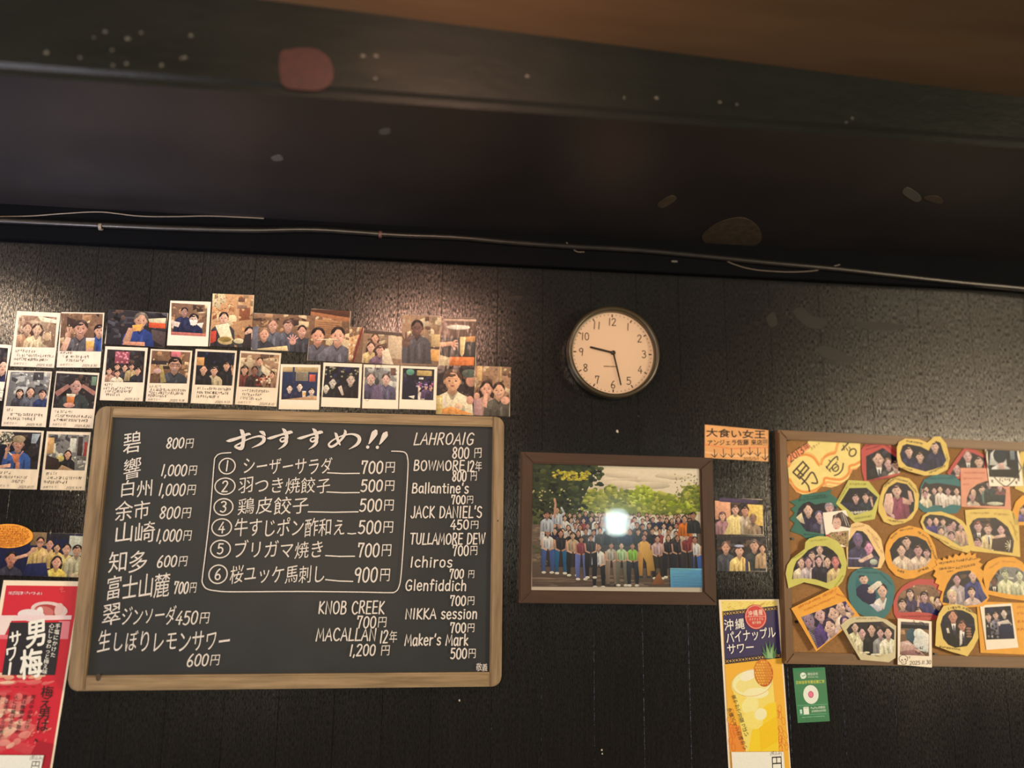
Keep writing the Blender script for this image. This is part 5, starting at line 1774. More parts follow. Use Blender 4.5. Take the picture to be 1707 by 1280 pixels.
C9 = crop(1150, 690, 4.41)
c = Card('orange_notice', C9((110, 78), (577, 120), (575, 350), (108, 322)), .0004, noisy('pale_orange_paper', (.66, .34, .13), (.76, .42, .17), (1, 1, 1), 14, .55), 'orange handwritten notice with seven arrows pointing down', 'sign', square=False)
ik = Ink(c.t + .00003)
f9 = lambda x, y: c.l(1150 + x / 4.41, 690 + y / 4.41)
IN9 = c.out
for y0, col in ((150, A(246, 170, 110)), (225, A(236, 140, 80)), (280, A(248, 186, 124))):
    ik.line([f9(112, y0), f9(300, y0 + 30), f9(574, y0 + 20)], .0035, col, IN9)
P_ = lambda pts, w_: ik.line([f9(*q_) for q_ in pts], w_, A(40, 28, 20))
BOLD[0] = .028
ik.text('大食い女王', f9(116, 138), f9(556, 152), .0190, A(36, 24, 18), shear=0, sp=0, jit=.03)
ik.text('アンジェラ佐藤 来店!!!!', f9(124, 212), f9(570, 208), .0128, A(44, 30, 20), .0014, shear=.02, sp=.02)
for x, y0, y1 in ((180, 262, 318), (245, 256, 318), (305, 254, 318), (375, 252, 314), (440, 246, 300), (498, 250, 310), (552, 252, 338)):
    P_([(x, y0), (x + 3, y1)], .0018)
    P_([(x - 24, y1 - 22), (x + 2, y1), (x + 22, y1 - 26)], .0018)
BOLD[0] = 0.
ik.text('2015/5/1', f9(394, 330), f9(505, 328), .0055, A(40, 28, 20), .0009)
ik.build('brush_lettering', c.o, PAPERINK)

# two laminated snapshots in one tall clear pocket
q = C9((182, 610), (536, 632), (538, 885), (190, 885))
GL_ = 'laminated snapshots right of the framed photograph'
prt(q, 'laminated snapshot of a person in a cream gown beside a man, upper of two', 'dark', 61, [(.42, .30, .12, A(226, 196, 130), A(70, 46, 42), A(226, 170, 140), 'l'), (.62, .32, .12, A(196, 170, 140), None, A(214, 150, 120), ''), (.15, .5, .1, A(170, 120, 120), A(90, 60, 70), None, 'l'), (.78, .52, .11, A(160, 130, 100), A(130, 100, 70), A(150, 110, 90), '')],
    lambda p, r: (p.quad([(.34, .52), (.5, .5), (.52, 1), (.16, 1)], A(230, 200, 130)), [p.line([(.3 + .05 * k, .6), (.26 + .07 * k, 1)], .01, A(200, 160, 96)) for k in range(5)]), .0006, group=GL_,
    before=lambda p, r: (p.rect(0, .1, .32, .6, A(226, 160, 120)), p.rect(.68, .14, 1, .7, A(240, 190, 100)), p.rect(.1, .02, .9, .12, A(80, 60, 90))))
q = C9((195, 888), (556, 900), (560, 1155), (207, 1155))
prt(q, 'laminated snapshot of three people, one with a hairband, lower of two', 'dark', 62, [(.18, .34, .14, A(70, 70, 76), A(110, 84, 70), A(220, 160, 130), ''), (.76, .26, .15, A(52, 56, 56), A(90, 80, 70), A(216, 160, 130), ''), (.45, .42, .14, A(236, 196, 120), A(46, 34, 34), A(228, 170, 140), 'ls'), (.92, .34, .10, A(190, 150, 110), None, None, '')],
    lambda p, r: (p.ell(.45, .29, .10, .035, A(180, 176, 190)), p.quad([(.56, .62), (.62, .62), (.62, 1), (.56, 1)], A(70, 60, 80)), p.quad([(.5, .62), (.53, .62), (.52, 1), (.49, 1)], A(190, 140, 70))), .0006, group=GL_)
c = Card('clear_pocket', C9((172, 470), (520, 486), (575, 1290), (196, 1285)), .0024, clear_mat('crumpled_clear_plastic', .16, 1.0, 110, ior=1.09), 'tall crumpled clear plastic pocket over the two laminated snapshots', 'plastic sleeve', thick=.0003, square=False)

# ================================================================== the cork board
B = Card('cork_board', [(1293, 713), (1815, 745.5), (1824, 1112.5), (1314, 1110)], 0., None,
         'brown framed cork board covered with cut-out party photos', 'notice board', empty=True)
BF, BP = .020, .010
bl_ = lambda px, py, dep=BF: B.w2l(at(px, py, dep))
Etgt = lambda x, y: (1280 + x / 2.977, 700 + y / 2.977)


def E_(*pts):
    return [Etgt(*p) for p in pts]


ol, orr, ot, ob = quadrect(bl_, [(1293, 713), (1815, 745.5), (1824, 1112.5), (1314, 1110)])
il, ir, it, ib = quadrect(bl_, [(1311.5, 729.5), (1798, 759), (1807, 1092.8), (1324, 1092)])
TX = wood('tan_board_rail', (.125, .066, .026), (.175, .098, .042), 'x', .45, .45, 14, .05)
TY = wood('tan_board_stile', (.120, .062, .025), (.165, .09, .038), 'y', .45, .45, 14, .05)
for nm, pts, m_ in (('frame_rail', [(ol, ot), (orr, ot), (ir, it), (il, it)], TX), ('frame_rail', [(il, ib), (ir, ib), (orr, ob), (ol, ob)], TX),
                    ('frame_stile', [(ol, ot), (il, it), (il, ib), (ol, ob)], TY), ('frame_stile', [(orr, ot), (orr, ob), (ir, ib), (ir, it)], TY)):
    meshobj(nm, slab_bm(pts, .001, BF, .0022), m_, B.o)
meshobj('cork_panel', slab_bm([(il - .003, ib - .003), (ir + .003, ib - .003), (ir + .003, it + .003), (il - .003, it + .003)], .003, BP),
        noisy('brown_cork', (.26, .145, .060), (.34, .19, .08), (1, 1, 1), 240, .75, .3, .25), B.o)
TACK = mat('black_frame_clip', (.02, .015, .012), .4)
for px, py in ((1314, 733), (1320, 898), (1327, 1036), (1332, 1089), (1558, 1090)):
    p = bl_(px, py, BP)
    meshobj('backing_clip', box_bm(p[0] - .0035, p[0] + .0035, p[1] - .0028, p[1] + .0028, BP - .001, BP + .004, .0008), TACK, B.o)

GC = 'cut-out photos on the cork board'
PAPERS = {}


def paper(nm, c):
    if nm not in PAPERS:
        PAPERS[nm] = noisy(nm + '_card', tuple(v * .92 for v in c), tuple(min(.9, v * 1.05) for v in c), (1, 1, 1), 40, .55)
    return PAPERS[nm]


CY, CO, CR, CT, CG, CPK, CPE, CYG, CW = (A(234, 190, 92), A(242, 160, 44), A(196, 70, 62), A(40, 108, 104), A(24, 100, 80), A(232, 148, 112), A(246, 196, 124), A(206, 190, 84), A(240, 228, 196))
PN = dict(yellow=CY, orange=CO, red=CR, teal=CT, green=CG, salmon=CPK, peach=CPE, lime=CYG, cream=A(214, 190, 140))


def cut(col, outline, photo, label, room, seed, people, dep, extra=None, ink_=None, writing=(), edge=True, n=12, frame=None, before=None, rounded=0, prounded=0, name='cut_out_photo'):
    o = E_(*outline)
    if rounded:
        o = smooth(o, rounded, True)
    c = Card(name, o, dep, paper(col, PN[col]), label, 'photo', GC, .0005, square=False)
    ph = E_(*photo)
    if prounded:
        fr = frame
        ph = smooth(ph, prounded, True)
    fr = E_(*frame) if frame else None
    picture(c, ph, room, seed, people, extra, n, frame=fr, before=before)
    k = Ink(c.t + .0004)
    pen = ink_ or A(90, 60, 30)
    rn = random.Random(seed)
    for x0, y0, x1, y1, h in writing:
        k.scribble(c.l(*Etgt(x0, y0)), c.l(*Etgt(x1, y1)), h / 2.977 * .00131, pen, rn, 1.1)
    if k.v:
        k.build('handwriting', c.o, PAPERINK)
    return c


PS = [A(216, 166, 152), A(226, 178, 150), A(204, 150, 140)]
WS = A(232, 206, 180)
DK = NAVY
d1, d2, d3, d4 = .0108, .0118, .0130, .0142

# title card: two scalloped clouds of orange bands on cream paper
c = Card('title_card', E_((95, 190), (100, 175), (190, 120), (205, 97), (458, 98), (458, 225), (440, 245), (420, 248), (400, 290), (360, 320), (320, 335), (265, 330), (240, 355), (180, 372), (140, 358), (105, 310)), d1,
         paper('cream_yellow', A(248, 212, 120)), 'cream title card with orange scalloped bands in the top left corner of the cork board', 'sign', None, .0005, square=False)
k = Ink(c.t + .00003)
ca = crop(1290, 710, 6.095)
f = lambda x, y: c.l(1290 + x / 6.095, 710 + y / 6.095)
INC = c.out
OB_ = A(238, 140, 50)
OL_ = A(244, 176, 90)
for (cx, cy, r, a0, a1), w_, col in [((x, w2, c2)) for x in ((315, 480, 190, 150, -50), (600, 400, 170, 185, -20), (330, 470, 190, 200, 330), (600, 400, 165, 210, 350), (800, 250, 150, 190, 330)) for w2, c2 in ((.0052, OB_),)][2:]:
    pass
top = [(150, 410), (200, 330), (310, 290), (400, 320), (465, 400), (500, 330), (560, 290), (620, 270), (640, 210), (660, 140)]
bot = [(160, 540), (210, 620), (300, 670), (420, 650), (500, 590), (520, 530), (600, 540), (690, 540), (760, 480), (770, 410), (830, 390), (880, 360)]
k.line([f(*p) for p in smooth(top, 5)], .0056, OB_, INC)
k.line([f(x + 6, y - 22) for x, y in smooth(top, 5)], .0022, OL_, INC)
k.line([f(*p) for p in smooth(bot, 5)], .0056, OB_, INC)
k.line([f(x + 16, y + 42) for x, y in smooth(bot, 5)], .0046, A(246, 160, 84), INC)
k.line([f(x + 26, y + 78) for x, y in smooth(bot, 5)], .0030, OL_, INC)
k.poly([f(*p) for p in ((120, 300), (320, 135), (375, 215), (150, 385))], A(244, 140, 84), INC)
PB = A(66, 40, 22)
k.text('2013年', f(150, 340), f(362, 185), .0150, PB, .0021, shear=.02, jit=.02)
k.text('スタート', f(372, 235), f(468, 168), .0075, PB, shear=.02)


def pen(pts, w_, closed=False):
    k.line([f(*p) for p in pts], w_, PB)


W3 = .0036
pen([(195, 470), (295, 362), (355, 428), (262, 535), (195, 470)], W3)                       # man
pen([(228, 430), (300, 505)], W3)
pen([(250, 405), (330, 470)], W3) if False else pen([(245, 500), (330, 395)], W3)
pen(smooth([(262, 510), (310, 560), (350, 610), (362, 662)], 4), W3)
pen(smooth([(285, 590), (330, 540), (385, 470), (425, 520), (440, 580), (385, 578)], 4), W3)
pen([(530, 410), (548, 436)], .0026)
pen([(560, 348), (575, 362)], .0026)
pen(smooth([(535, 425), (590, 350), (640, 310), (648, 345)], 4), .0030)
pen([(560, 450), (640, 365)], .0022)
k.ring(f(625, 425), .0072, .0082, .0028, PB, -.6, 18)
pen([(605, 440), (640, 410)], .0022)
pen(smooth([(575, 465), (560, 440)], 3), .0022)
pen(smooth([(615, 503), (660, 485), (695, 440), (705, 380)], 4), .0030)
pen([(735, 150), (748, 175)], .0028)
pen([(685, 200), (745, 260), (700, 180)], .0020) if False else pen([(690, 245), (780, 145)], .0032)
pen([(705, 195), (715, 245)], .0022)
pen([(735, 225), (750, 250)], .0022)
pen([(765, 215), (775, 235)], .0022)
k.ring(f(800, 270), .0098, .0072, .0030, PB, .8, 18)
k.build('brush_lettering', c.o, PAPERINK)

cut('red', [(462, 150), (480, 122), (505, 108), (560, 105), (600, 118), (628, 140), (655, 190), (655, 268), (610, 285), (545, 298), (480, 310), (466, 250)],
    [(487, 180), (570, 138), (655, 198), (655, 262), (490, 300)], 'red card with a pentagon photo of a man in a black suit and two friends', 'night', 101,
    [(.38, .34, .20, BLACK, None, PS[1], 't'), (.66, .48, .15, DGREY, A(110, 80, 60), PS[0], ''), (.86, .52, .15, A(200, 180, 150), None, PS[1], 's')], d2, ink_=A(100, 26, 26), writing=[(478, 128, 560, 112, 9), (486, 148, 560, 126, 8), (580, 122, 640, 168, 9), (500, 300, 600, 288, 8)], n=4)
cut('yellow', [(640, 135), (650, 108), (680, 92), (750, 96), (790, 112), (808, 98), (822, 84), (855, 82), (885, 118), (902, 190), (892, 245), (840, 272), (775, 276), (700, 255), (648, 232), (640, 190)],
    [(655, 170), (668, 128), (690, 118), (760, 132), (798, 152), (815, 118), (835, 104), (856, 112), (872, 160), (886, 200), (868, 228), (820, 246), (782, 256), (690, 230), (664, 205)],
    'cream cut-out of three people in black with a notched top edge', 'night', 102,
    [(.20, .36, .15, NAVY, None, PS[1], ''), (.43, .52, .15, A(44, 38, 70), None, PS[1], ''), (.77, .18, .16, NAVY, None, PS[1], '')], .0225, ink_=A(56, 44, 30), writing=[(688, 104, 770, 118, 10), (666, 236, 720, 250, 8), (800, 264, 880, 226, 9), (886, 170, 894, 215, 7)], n=3)
cut('red', [(888, 262), (935, 190), (975, 138), (1030, 148), (1082, 180), (1086, 245), (960, 262), (952, 292), (905, 282)], [(905, 268), (985, 150), (1078, 190), (1072, 245), (960, 255), (945, 280)],
    'red cut-out of men in suits half tucked behind the salmon card', 'night', 103, [(.52, .22, .20, BLACK, A(130, 90, 70), PS[0], 't'), (.82, .42, .20, A(60, 44, 50), None, PS[1], 't'), (.2, .72, .18, A(110, 30, 40), None, PS[0], 't')], d2, n=3)
cut('salmon', [(955, 238), (1030, 238), (1100, 240), (1200, 330), (1207, 445), (1150, 440), (960, 430)], [(985, 425), (988, 385), (1005, 345), (1040, 318), (1085, 302), (1140, 318), (1182, 345), (1176, 428)],
    'salmon card with an arched photo, overlapped by the white heart card', 'dark', 104, [(.42, .36, .17, A(80, 56, 50), None, PS[1], 's'), (.16, .62, .16, A(196, 170, 140), None, PS[2], ''), (.6, .12, .13, A(50, 60, 60), None, PS[0], ''), (.85, .25, .12, A(120, 70, 70), None, PS[0], '')], d3,
    ink_=A(206, 110, 84), writing=[(970, 262, 1080, 262, 9), (970, 290, 1060, 290, 9), (966, 320, 1000, 318, 8)], n=5, extra=lambda p, r: (p.rect(.3, .55, 1, .86, A(46, 56, 56)), p.ell(.2, .5, .06, .16, PS[1]), p.ell(.7, .9, .2, .07, A(210, 196, 160)), p.rect(.4, .4, .44, .9, A(100, 130, 110))))
# white instant photo with a heart drawn over it
c = Card('instant_photo', E_((1072, 122), (1245, 125), (1263, 326), (1102, 330)), .0150, WHITE, 'white instant photo with a large black pen heart drawn around a head', 'photo', GC)
picture(c, E_((1088, 136), (1236, 140), (1250, 290), (1098, 282)), 'night', 105, [(.40, .34, .2, A(206, 196, 180), A(30, 50, 60), A(30, 50, 60), '')],
        lambda p, r: (p.ell(.40, .28, .22, .26, A(24, 40, 52)), p.quad([(.3, .55), (.5, .5), (.58, .78), (.36, .8)], A(214, 170, 150)), p.quad([(0, .75), (1, .72), (1, 1), (0, 1)], A(22, 20, 26))), 5,
        before=lambda p, r: (p.quad([(.04, .6), (.1, .2), (.3, .02), (.5, .05), (.6, .3), (.62, .6)], A(220, 210, 190)), p.rect(.75, .05, .9, .4, A(120, 124, 120))))
k = Ink(c.t + .0005)
cb = lambda x, y: c.l(1490 + x / 6.097, 710 + y / 6.097)
k.line([cb(*p) for p in smooth([(1095, 235), (1080, 205), (1040, 190), (985, 195), (950, 230), (935, 290), (945, 380), (975, 455), (1020, 520), (1075, 575), (1140, 612), (1200, 570), (1255, 500), (1295, 420)], 5)], .0021, BLACK)
k.line([cb(*p) for p in smooth([(1095, 235), (1130, 205), (1180, 192), (1225, 205), (1245, 260), (1262, 350), (1295, 420)], 5)], .0021, BLACK)
k.scribble(cb(1075, 545), cb(1185, 548), .0068, BLACK, random.Random(3))
for x, y in ((1000, 560), (1245, 575), (1268, 545), (935, 205)):
    k.line([cb(x - 8, y - 14), cb(x + 6, y + 14)], .0018, BLACK)
    k.line([cb(x + 8, y - 10), cb(x - 8, y + 8)], .0014, BLACK)
k.build('pen_drawing', c.o, PAPERINK)
cut('yellow', [(1238, 200), (1262, 132), (1320, 118), (1420, 122), (1430, 360), (1300, 374), (1225, 340)], [(1262, 240), (1275, 190), (1320, 165), (1400, 165), (1410, 340), (1275, 335)],
    'yellow card at the upper right picture edge behind the heart card', 'grey', 106, [(.2, .5, .14, A(96, 130, 150), None, PS[1], ''), (.6, .5, .14, NAVY, None, PS[1], '')], d2, n=6)
cut('lime', [(337, 415), (400, 298), (500, 304), (556, 376), (530, 492), (430, 509)], [(358, 412), (404, 338), (490, 336), (545, 384), (518, 446), (430, 472)],
    'yellow-green hexagon card with a dark photo of two people', 'night', 107, [(.42, .38, .15, A(32, 30, 52), None, PS[0], ''), (.68, .34, .14, A(34, 44, 56), None, PS[1], 'p')], d3, ink_=A(150, 130, 50), writing=[(405, 318, 490, 318, 10), (352, 400, 395, 330, 8), (430, 490, 515, 476, 10)], n=3,
    extra=lambda p, r: [p.ell(.3 + .08 * k_, .92 - .01 * k_, .04, .05, A(206, 190, 160)) for k_ in range(6)])
cut('yellow', [(548, 420), (556, 380), (575, 325), (610, 292), (650, 280), (700, 290), (735, 325), (750, 370), (745, 440), (715, 490), (680, 510), (620, 522), (575, 505), (548, 455)],
    [(570, 420), (578, 370), (600, 332), (640, 308), (690, 318), (722, 355), (730, 400), (725, 450), (690, 490), (640, 496), (592, 475)], 'yellow oval card of a person in a wine red tank top flexing', 'night', 108,
    [(.46, .22, .15, A(150, 70, 90), A(50, 34, 34), PS[1], '')], d4, ink_=A(60, 44, 26), writing=[(575, 330, 625, 292, 11), (628, 290, 700, 308, 10), (700, 310, 738, 360, 10), (595, 498, 670, 506, 9)], n=3,
    extra=lambda p, r: (p.quad([(.02, .62), (.12, .32), (.30, .30), (.34, .55), (.25, .9), (.05, .8)], A(226, 176, 150)), p.quad([(.60, .42), (.85, .55), (1, .48), (.98, .3), (.84, .18), (.8, .3), (.9, .4), (.72, .38)], A(220, 166, 140)) if False else (p.quad([(.62, .40), (.9, .5), (.86, .6), (.62, .56)], A(220, 166, 140)), p.quad([(.82, .5), (.96, .52), (.9, .24), (.8, .22)], A(220, 166, 140))),
                        p.quad([(.38, .42), (.48, .62), (.6, .42), (.66, 1), (.34, 1)], A(150, 66, 88)), p.ell(.28, .92, .06, .07, PS[0])))
cut('teal', [(735, 425), (748, 380), (758, 330), (775, 295), (830, 268), (880, 272), (925, 272), (958, 310), (960, 430), (940, 462), (850, 470), (770, 456)],
    [(748, 400), (760, 345), (778, 305), (800, 318), (840, 312), (900, 320), (955, 330), (958, 425), (912, 418), (872, 436), (830, 420), (790, 438), (765, 420)], 'teal card with a cut-out line of young people in white shirts', 'dark', 109,
    [(.20, .30, .11, WS, None, PS[1], 'P'), (.38, .34, .11, DGREY, None, PS[0], ''), (.52, .28, .11, WS, None, PS[1], ''), (.70, .34, .12, WS, None, PS[2], 's'), (.90, .34, .12, WS, None, PS[1], 's'), (.16, .48, .12, A(238, 214, 170), None, PS[2], '')], d2, ink_=A(30, 84, 82), writing=[(790, 290, 920, 288, 9)], n=3)
cut('green', [(108, 405), (160, 388), (165, 370), (215, 366), (285, 355), (318, 342), (308, 364), (352, 396), (340, 470), (330, 560), (300, 590), (205, 600), (165, 570), (112, 552), (132, 512), (108, 492), (132, 462), (114, 440), (138, 425)],
    [(140, 482), (152, 440), (175, 415), (205, 404), (235, 420), (270, 412), (310, 410), (342, 432), (330, 520), (282, 566), (190, 552), (165, 520)], 'dark green leaf shaped card with spiky edges and two hugging people', 'night', 110,
    [(.30, .26, .17, A(40, 34, 60), None, PS[1], 's'), (.56, .46, .15, A(60, 54, 80), A(90, 80, 100), PS[0], ''), (.82, .2, .15, A(190, 170, 160), A(150, 130, 130), PS[0], '')], d2, ink_=A(14, 66, 60), writing=[(150, 398, 300, 380, 10), (180, 382, 290, 372, 8), (180, 568, 260, 572, 8)], n=3,
    extra=lambda p, r: p.quad([(0, .5), (.14, .35), (.2, .7), (.1, .65)], A(236, 210, 160)))
c = Card('portrait_print', E_((272, 460), (386, 447), (411, 520), (398, 630), (345, 628), (290, 590)), .0152, mat('white_gloss_paper', (.78, .75, .71), .35), 'white cut-out portrait of a person with streaked bob hair on the cork board', 'photo', GC, square=False)
k = Ink(c.t + .00003)
f = lambda x, y: c.l(1290 + x / 6.095, 710 + y / 6.095)
hp = lambda pts, col: k.poly([f(*p) for p in pts], col, c.out)
hp([(520, 1120), (580, 1080), (760, 1060), (760, 1240), (560, 1140)], A(176, 140, 90))
hp([(690, 870), (600, 910), (590, 1000), (640, 1010), (740, 1040), (790, 1030), (760, 930)], A(70, 50, 48))
k.ell(f(640, 990), .0098, .0135, A(236, 182, 154), -.25, 20, c.out)
hp([(600, 1040), (660, 1070), (720, 1010), (730, 1100), (640, 1110)], A(226, 168, 140))
hp([(690, 865), (620, 890), (598, 960), (620, 945), (640, 905), (700, 990), (730, 1060), (790, 1030), (760, 920)], A(74, 54, 52))
for x0, y0, x1, y1, col in ((640, 890, 606, 950, A(180, 150, 130)), (660, 880, 640, 940, A(60, 44, 44)), (700, 890, 740, 1010, A(214, 196, 180)), (720, 900, 766, 1020, A(196, 170, 150)), (680, 880, 700, 960, A(150, 120, 104)), (740, 930, 780, 1020, A(50, 40, 44))):
    k.line([f(x0, y0), f(x1, y1)], .0016, col, c.out)
k.ell(f(622, 982), .0018, .0009, A(50, 30, 30), 0, 8)
k.ell(f(655, 978), .0020, .0009, A(50, 30, 30), 0, 8)
k.ell(f(630, 1040), .0026, .0014, A(196, 80, 80), 0, 10)
k.ell(f(545, 1120), .0055, .0042, A(206, 70, 70), 0, 10, c.out)
rn = random.Random(9)
for _ in range(46):
    x, y = rn.uniform(570, 750), rn.uniform(1080, 1230)
    k.ell(f(x, y), rn.uniform(.001, .0026), rn.uniform(.001, .002), rn.choice([DBRN, BLACK, A(206, 170, 110), A(120, 84, 50)]), 0, 8, c.out)
k.build('photo_print', c.o, PRINT)
cut('peach', [(393, 535), (418, 515), (445, 505), (500, 522), (540, 560), (562, 592), (582, 690), (560, 735), (500, 738), (395, 738), (388, 620)], [(397, 730), (398, 640), (402, 600), (440, 548), (470, 552), (492, 572), (530, 640), (556, 680), (545, 732)],
    'peach card with a faded photo of two people leaning together', 'night', 111, [(.36, .26, .16, A(66, 58, 84), A(96, 80, 120), A(120, 96, 120), ''), (.68, .46, .15, A(70, 60, 84), A(80, 50, 70), A(226, 150, 170), '')], d3, ink_=A(206, 146, 80), writing=[(420, 535, 480, 522, 9), (490, 540, 550, 600, 10), (520, 580, 568, 660, 9)], n=3,
    extra=lambda p, r: (p.quad([(.4, .78), (.75, .62), (.8, .72), (.45, .86)], A(226, 180, 150)), p.ell(.42, .82, .09, .05, A(232, 190, 160)), p.rect(0, .74, .4, .78, A(150, 140, 170)), p.ell(.8, .85, .12, .08, A(190, 190, 160))))
cut('orange', [(580, 670), (585, 620), (610, 570), (650, 540), (700, 524), (760, 538), (800, 570), (828, 625), (842, 690), (830, 740), (770, 765), (725, 785), (680, 790), (635, 772), (600, 735), (585, 700)],
    [(604, 645), (622, 612), (650, 585), (690, 572), (740, 578), (785, 600), (812, 650), (810, 690), (785, 725), (740, 742), (700, 746), (650, 736), (618, 710)], 'orange round card of four lads posing, centre of the cork board', 'night', 112,
    [(.42, .18, .15, A(60, 50, 56), None, PS[1], ''), (.28, .42, .15, A(232, 196, 160), None, PS[1], 's'), (.68, .42, .15, A(226, 190, 160), None, PS[2], 'p'), (.88, .5, .12, A(226, 186, 150), None, PS[0], '')], d3, ink_=A(50, 34, 20), writing=[(745, 555, 800, 590, 11), (795, 590, 838, 700, 11), (610, 590, 640, 560, 9), (645, 745, 680, 758, 12), (745, 752, 800, 730, 12), (650, 550, 720, 536, 8)], n=3)
cut('yellow', [(757, 505), (768, 475), (795, 458), (860, 454), (920, 475), (965, 500), (1000, 545), (1012, 600), (1010, 645), (990, 660), (920, 640), (885, 622), (850, 595), (775, 552)], [(770, 508), (782, 480), (805, 468), (870, 474), (930, 495), (965, 525), (988, 570), (996, 620), (960, 630), (920, 605), (880, 580), (820, 558), (785, 540)],
    'yellow wavy card with a slanting photo of a big crowd', 'dark', 113, [(.15, .22, .11, A(80, 60, 120), None, PS[0], ''), (.30, .20, .11, A(60, 50, 110), None, PS[1], ''), (.46, .22, .10, A(150, 130, 120), None, PS[1], ''), (.40, .52, .11, A(210, 196, 150), None, PS[1], ''), (.60, .40, .12, A(190, 160, 130), None, PS[2], 's'), (.70, .30, .10, A(170, 130, 120), None, PS[0], ''), (.80, .55, .12, A(196, 160, 120), None, PS[1], 's'), (.86, .36, .1, A(206, 160, 130), None, PS[0], ''), (.62, .66, .12, A(140, 140, 110), None, PS[0], '')], d3,
    ink_=A(150, 104, 40), writing=[(810, 572, 900, 615, 8), (900, 625, 970, 648, 8)], n=5)
cut('yellow', [(978, 447), (1090, 440), (1200, 442), (1232, 480), (1245, 512), (1252, 680), (1150, 665), (1010, 650), (988, 560)], [(1000, 525), (1018, 498), (1042, 486), (1130, 485), (1160, 505), (1192, 532), (1222, 600), (1214, 660), (1120, 648), (1028, 625)],
    'yellow card with a photo of waiters in shirts and ties below the salmon card', 'dark', 114, [(.20, .26, .14, A(60, 44, 44), A(110, 60, 50), PS[0], 't'), (.42, .32, .14, A(230, 196, 140), A(90, 60, 50), PS[1], 't'), (.72, .34, .13, A(90, 60, 50), None, PS[0], ''), (.15, .72, .14, A(220, 190, 150), None, PS[2], '')], d2,
    ink_=A(186, 140, 50), writing=[(1005, 462, 1100, 462, 10), (1120, 466, 1195, 470, 10), (1200, 500, 1236, 560, 9), (1215, 520, 1240, 600, 9)], n=6, extra=lambda p, r: (p.quad([(.5, .6), (.95, .5), (.95, .95), (.45, .9)], A(74, 52, 46)), p.quad([(.55, .52), (.8, .46), (.82, .54), (.56, .6)], PS[1]), [p.line([(.9, .8), (.9 + .12 * math.cos(a), .8 + .16 * math.sin(a))], .02, A(230, 210, 170)) for a in (2, 2.5, 3, 3.6, 4.2, 4.8)]))
cut('orange', [(1212, 455), (1230, 405), (1262, 375), (1330, 368), (1430, 372), (1434, 525), (1225, 522)], [(1240, 505), (1250, 440), (1275, 415), (1330, 408), (1410, 412), (1412, 508)],
    'orange card at the right picture edge beside the salmon card', 'night', 115, [(.16, .4, .16, A(110, 90, 140), None, PS[1], ''), (.6, .4, .16, A(190, 180, 190), None, PS[1], '')], d2, n=4)
spk = [(848, 688), (866, 698), (872, 682), (892, 692), (898, 672), (918, 684), (930, 664), (950, 676), (966, 656), (980, 672), (1002, 652), (1010, 672), (1032, 660), (1030, 680), (1058, 690), (1044, 704), (1066, 716), (1052, 734), (1072, 752), (1062, 800), (1085, 850), (1098, 880), (1070, 925), (880, 935), (852, 890), (866, 850), (842, 840), (850, 818), (828, 808), (838, 786), (820, 772), (832, 750), (818, 735), (840, 720), (830, 700)]
cut('orange', spk, [(866, 905), (872, 860), (890, 812), (915, 770), (945, 752), (1000, 745), (1022, 760), (1050, 800), (1068, 850), (1090, 882), (1050, 915), (960, 925)], 'orange starburst card with jagged edges over a group photo', 'dark', 116,
    [(.36, .26, .13, A(196, 170, 160), None, PS[2], 's'), (.72, .14, .14, A(60, 60, 110), None, PS[1], ''), (.22, .72, .16, A(220, 190, 150), A(216, 190, 130), PS[1], 's'), (.66, .6, .13, A(216, 180, 160), None, PS[1], '')], d4, ink_=A(70, 40, 14), writing=[(848, 712, 930, 700, 11), (935, 700, 1040, 684, 12), (850, 740, 925, 730, 11), (930, 735, 1030, 716, 12), (890, 752, 920, 748, 8)], n=5,
    extra=lambda p, r: p.quad([(.84, .3), (1, .7), (.96, .95), (.8, .6)], A(80, 76, 120)))
cut('orange', [(1065, 765), (1075, 725), (1092, 702), (1120, 688), (1150, 680), (1220, 680), (1262, 705), (1290, 745), (1330, 780), (1320, 905), (1240, 892), (1180, 885), (1085, 865)], [(1095, 845), (1102, 805), (1120, 775), (1142, 745), (1170, 728), (1240, 732), (1280, 762), (1305, 805), (1302, 868), (1240, 870), (1180, 862), (1120, 850)],
    'orange rounded card with a glare-struck photo under the yellow waiters card', 'grey', 117, [(.14, .5, .16, A(40, 32, 34), None, A(120, 80, 64), 't'), (.42, .26, .16, A(226, 214, 160), A(110, 110, 90), A(206, 196, 150), ''), (.75, .3, .16, A(216, 206, 160), A(90, 90, 76), A(226, 214, 170), '')], d3,
    ink_=A(206, 140, 50), writing=[(1100, 735, 1150, 705, 9), (1160, 700, 1230, 705, 9)], n=4)
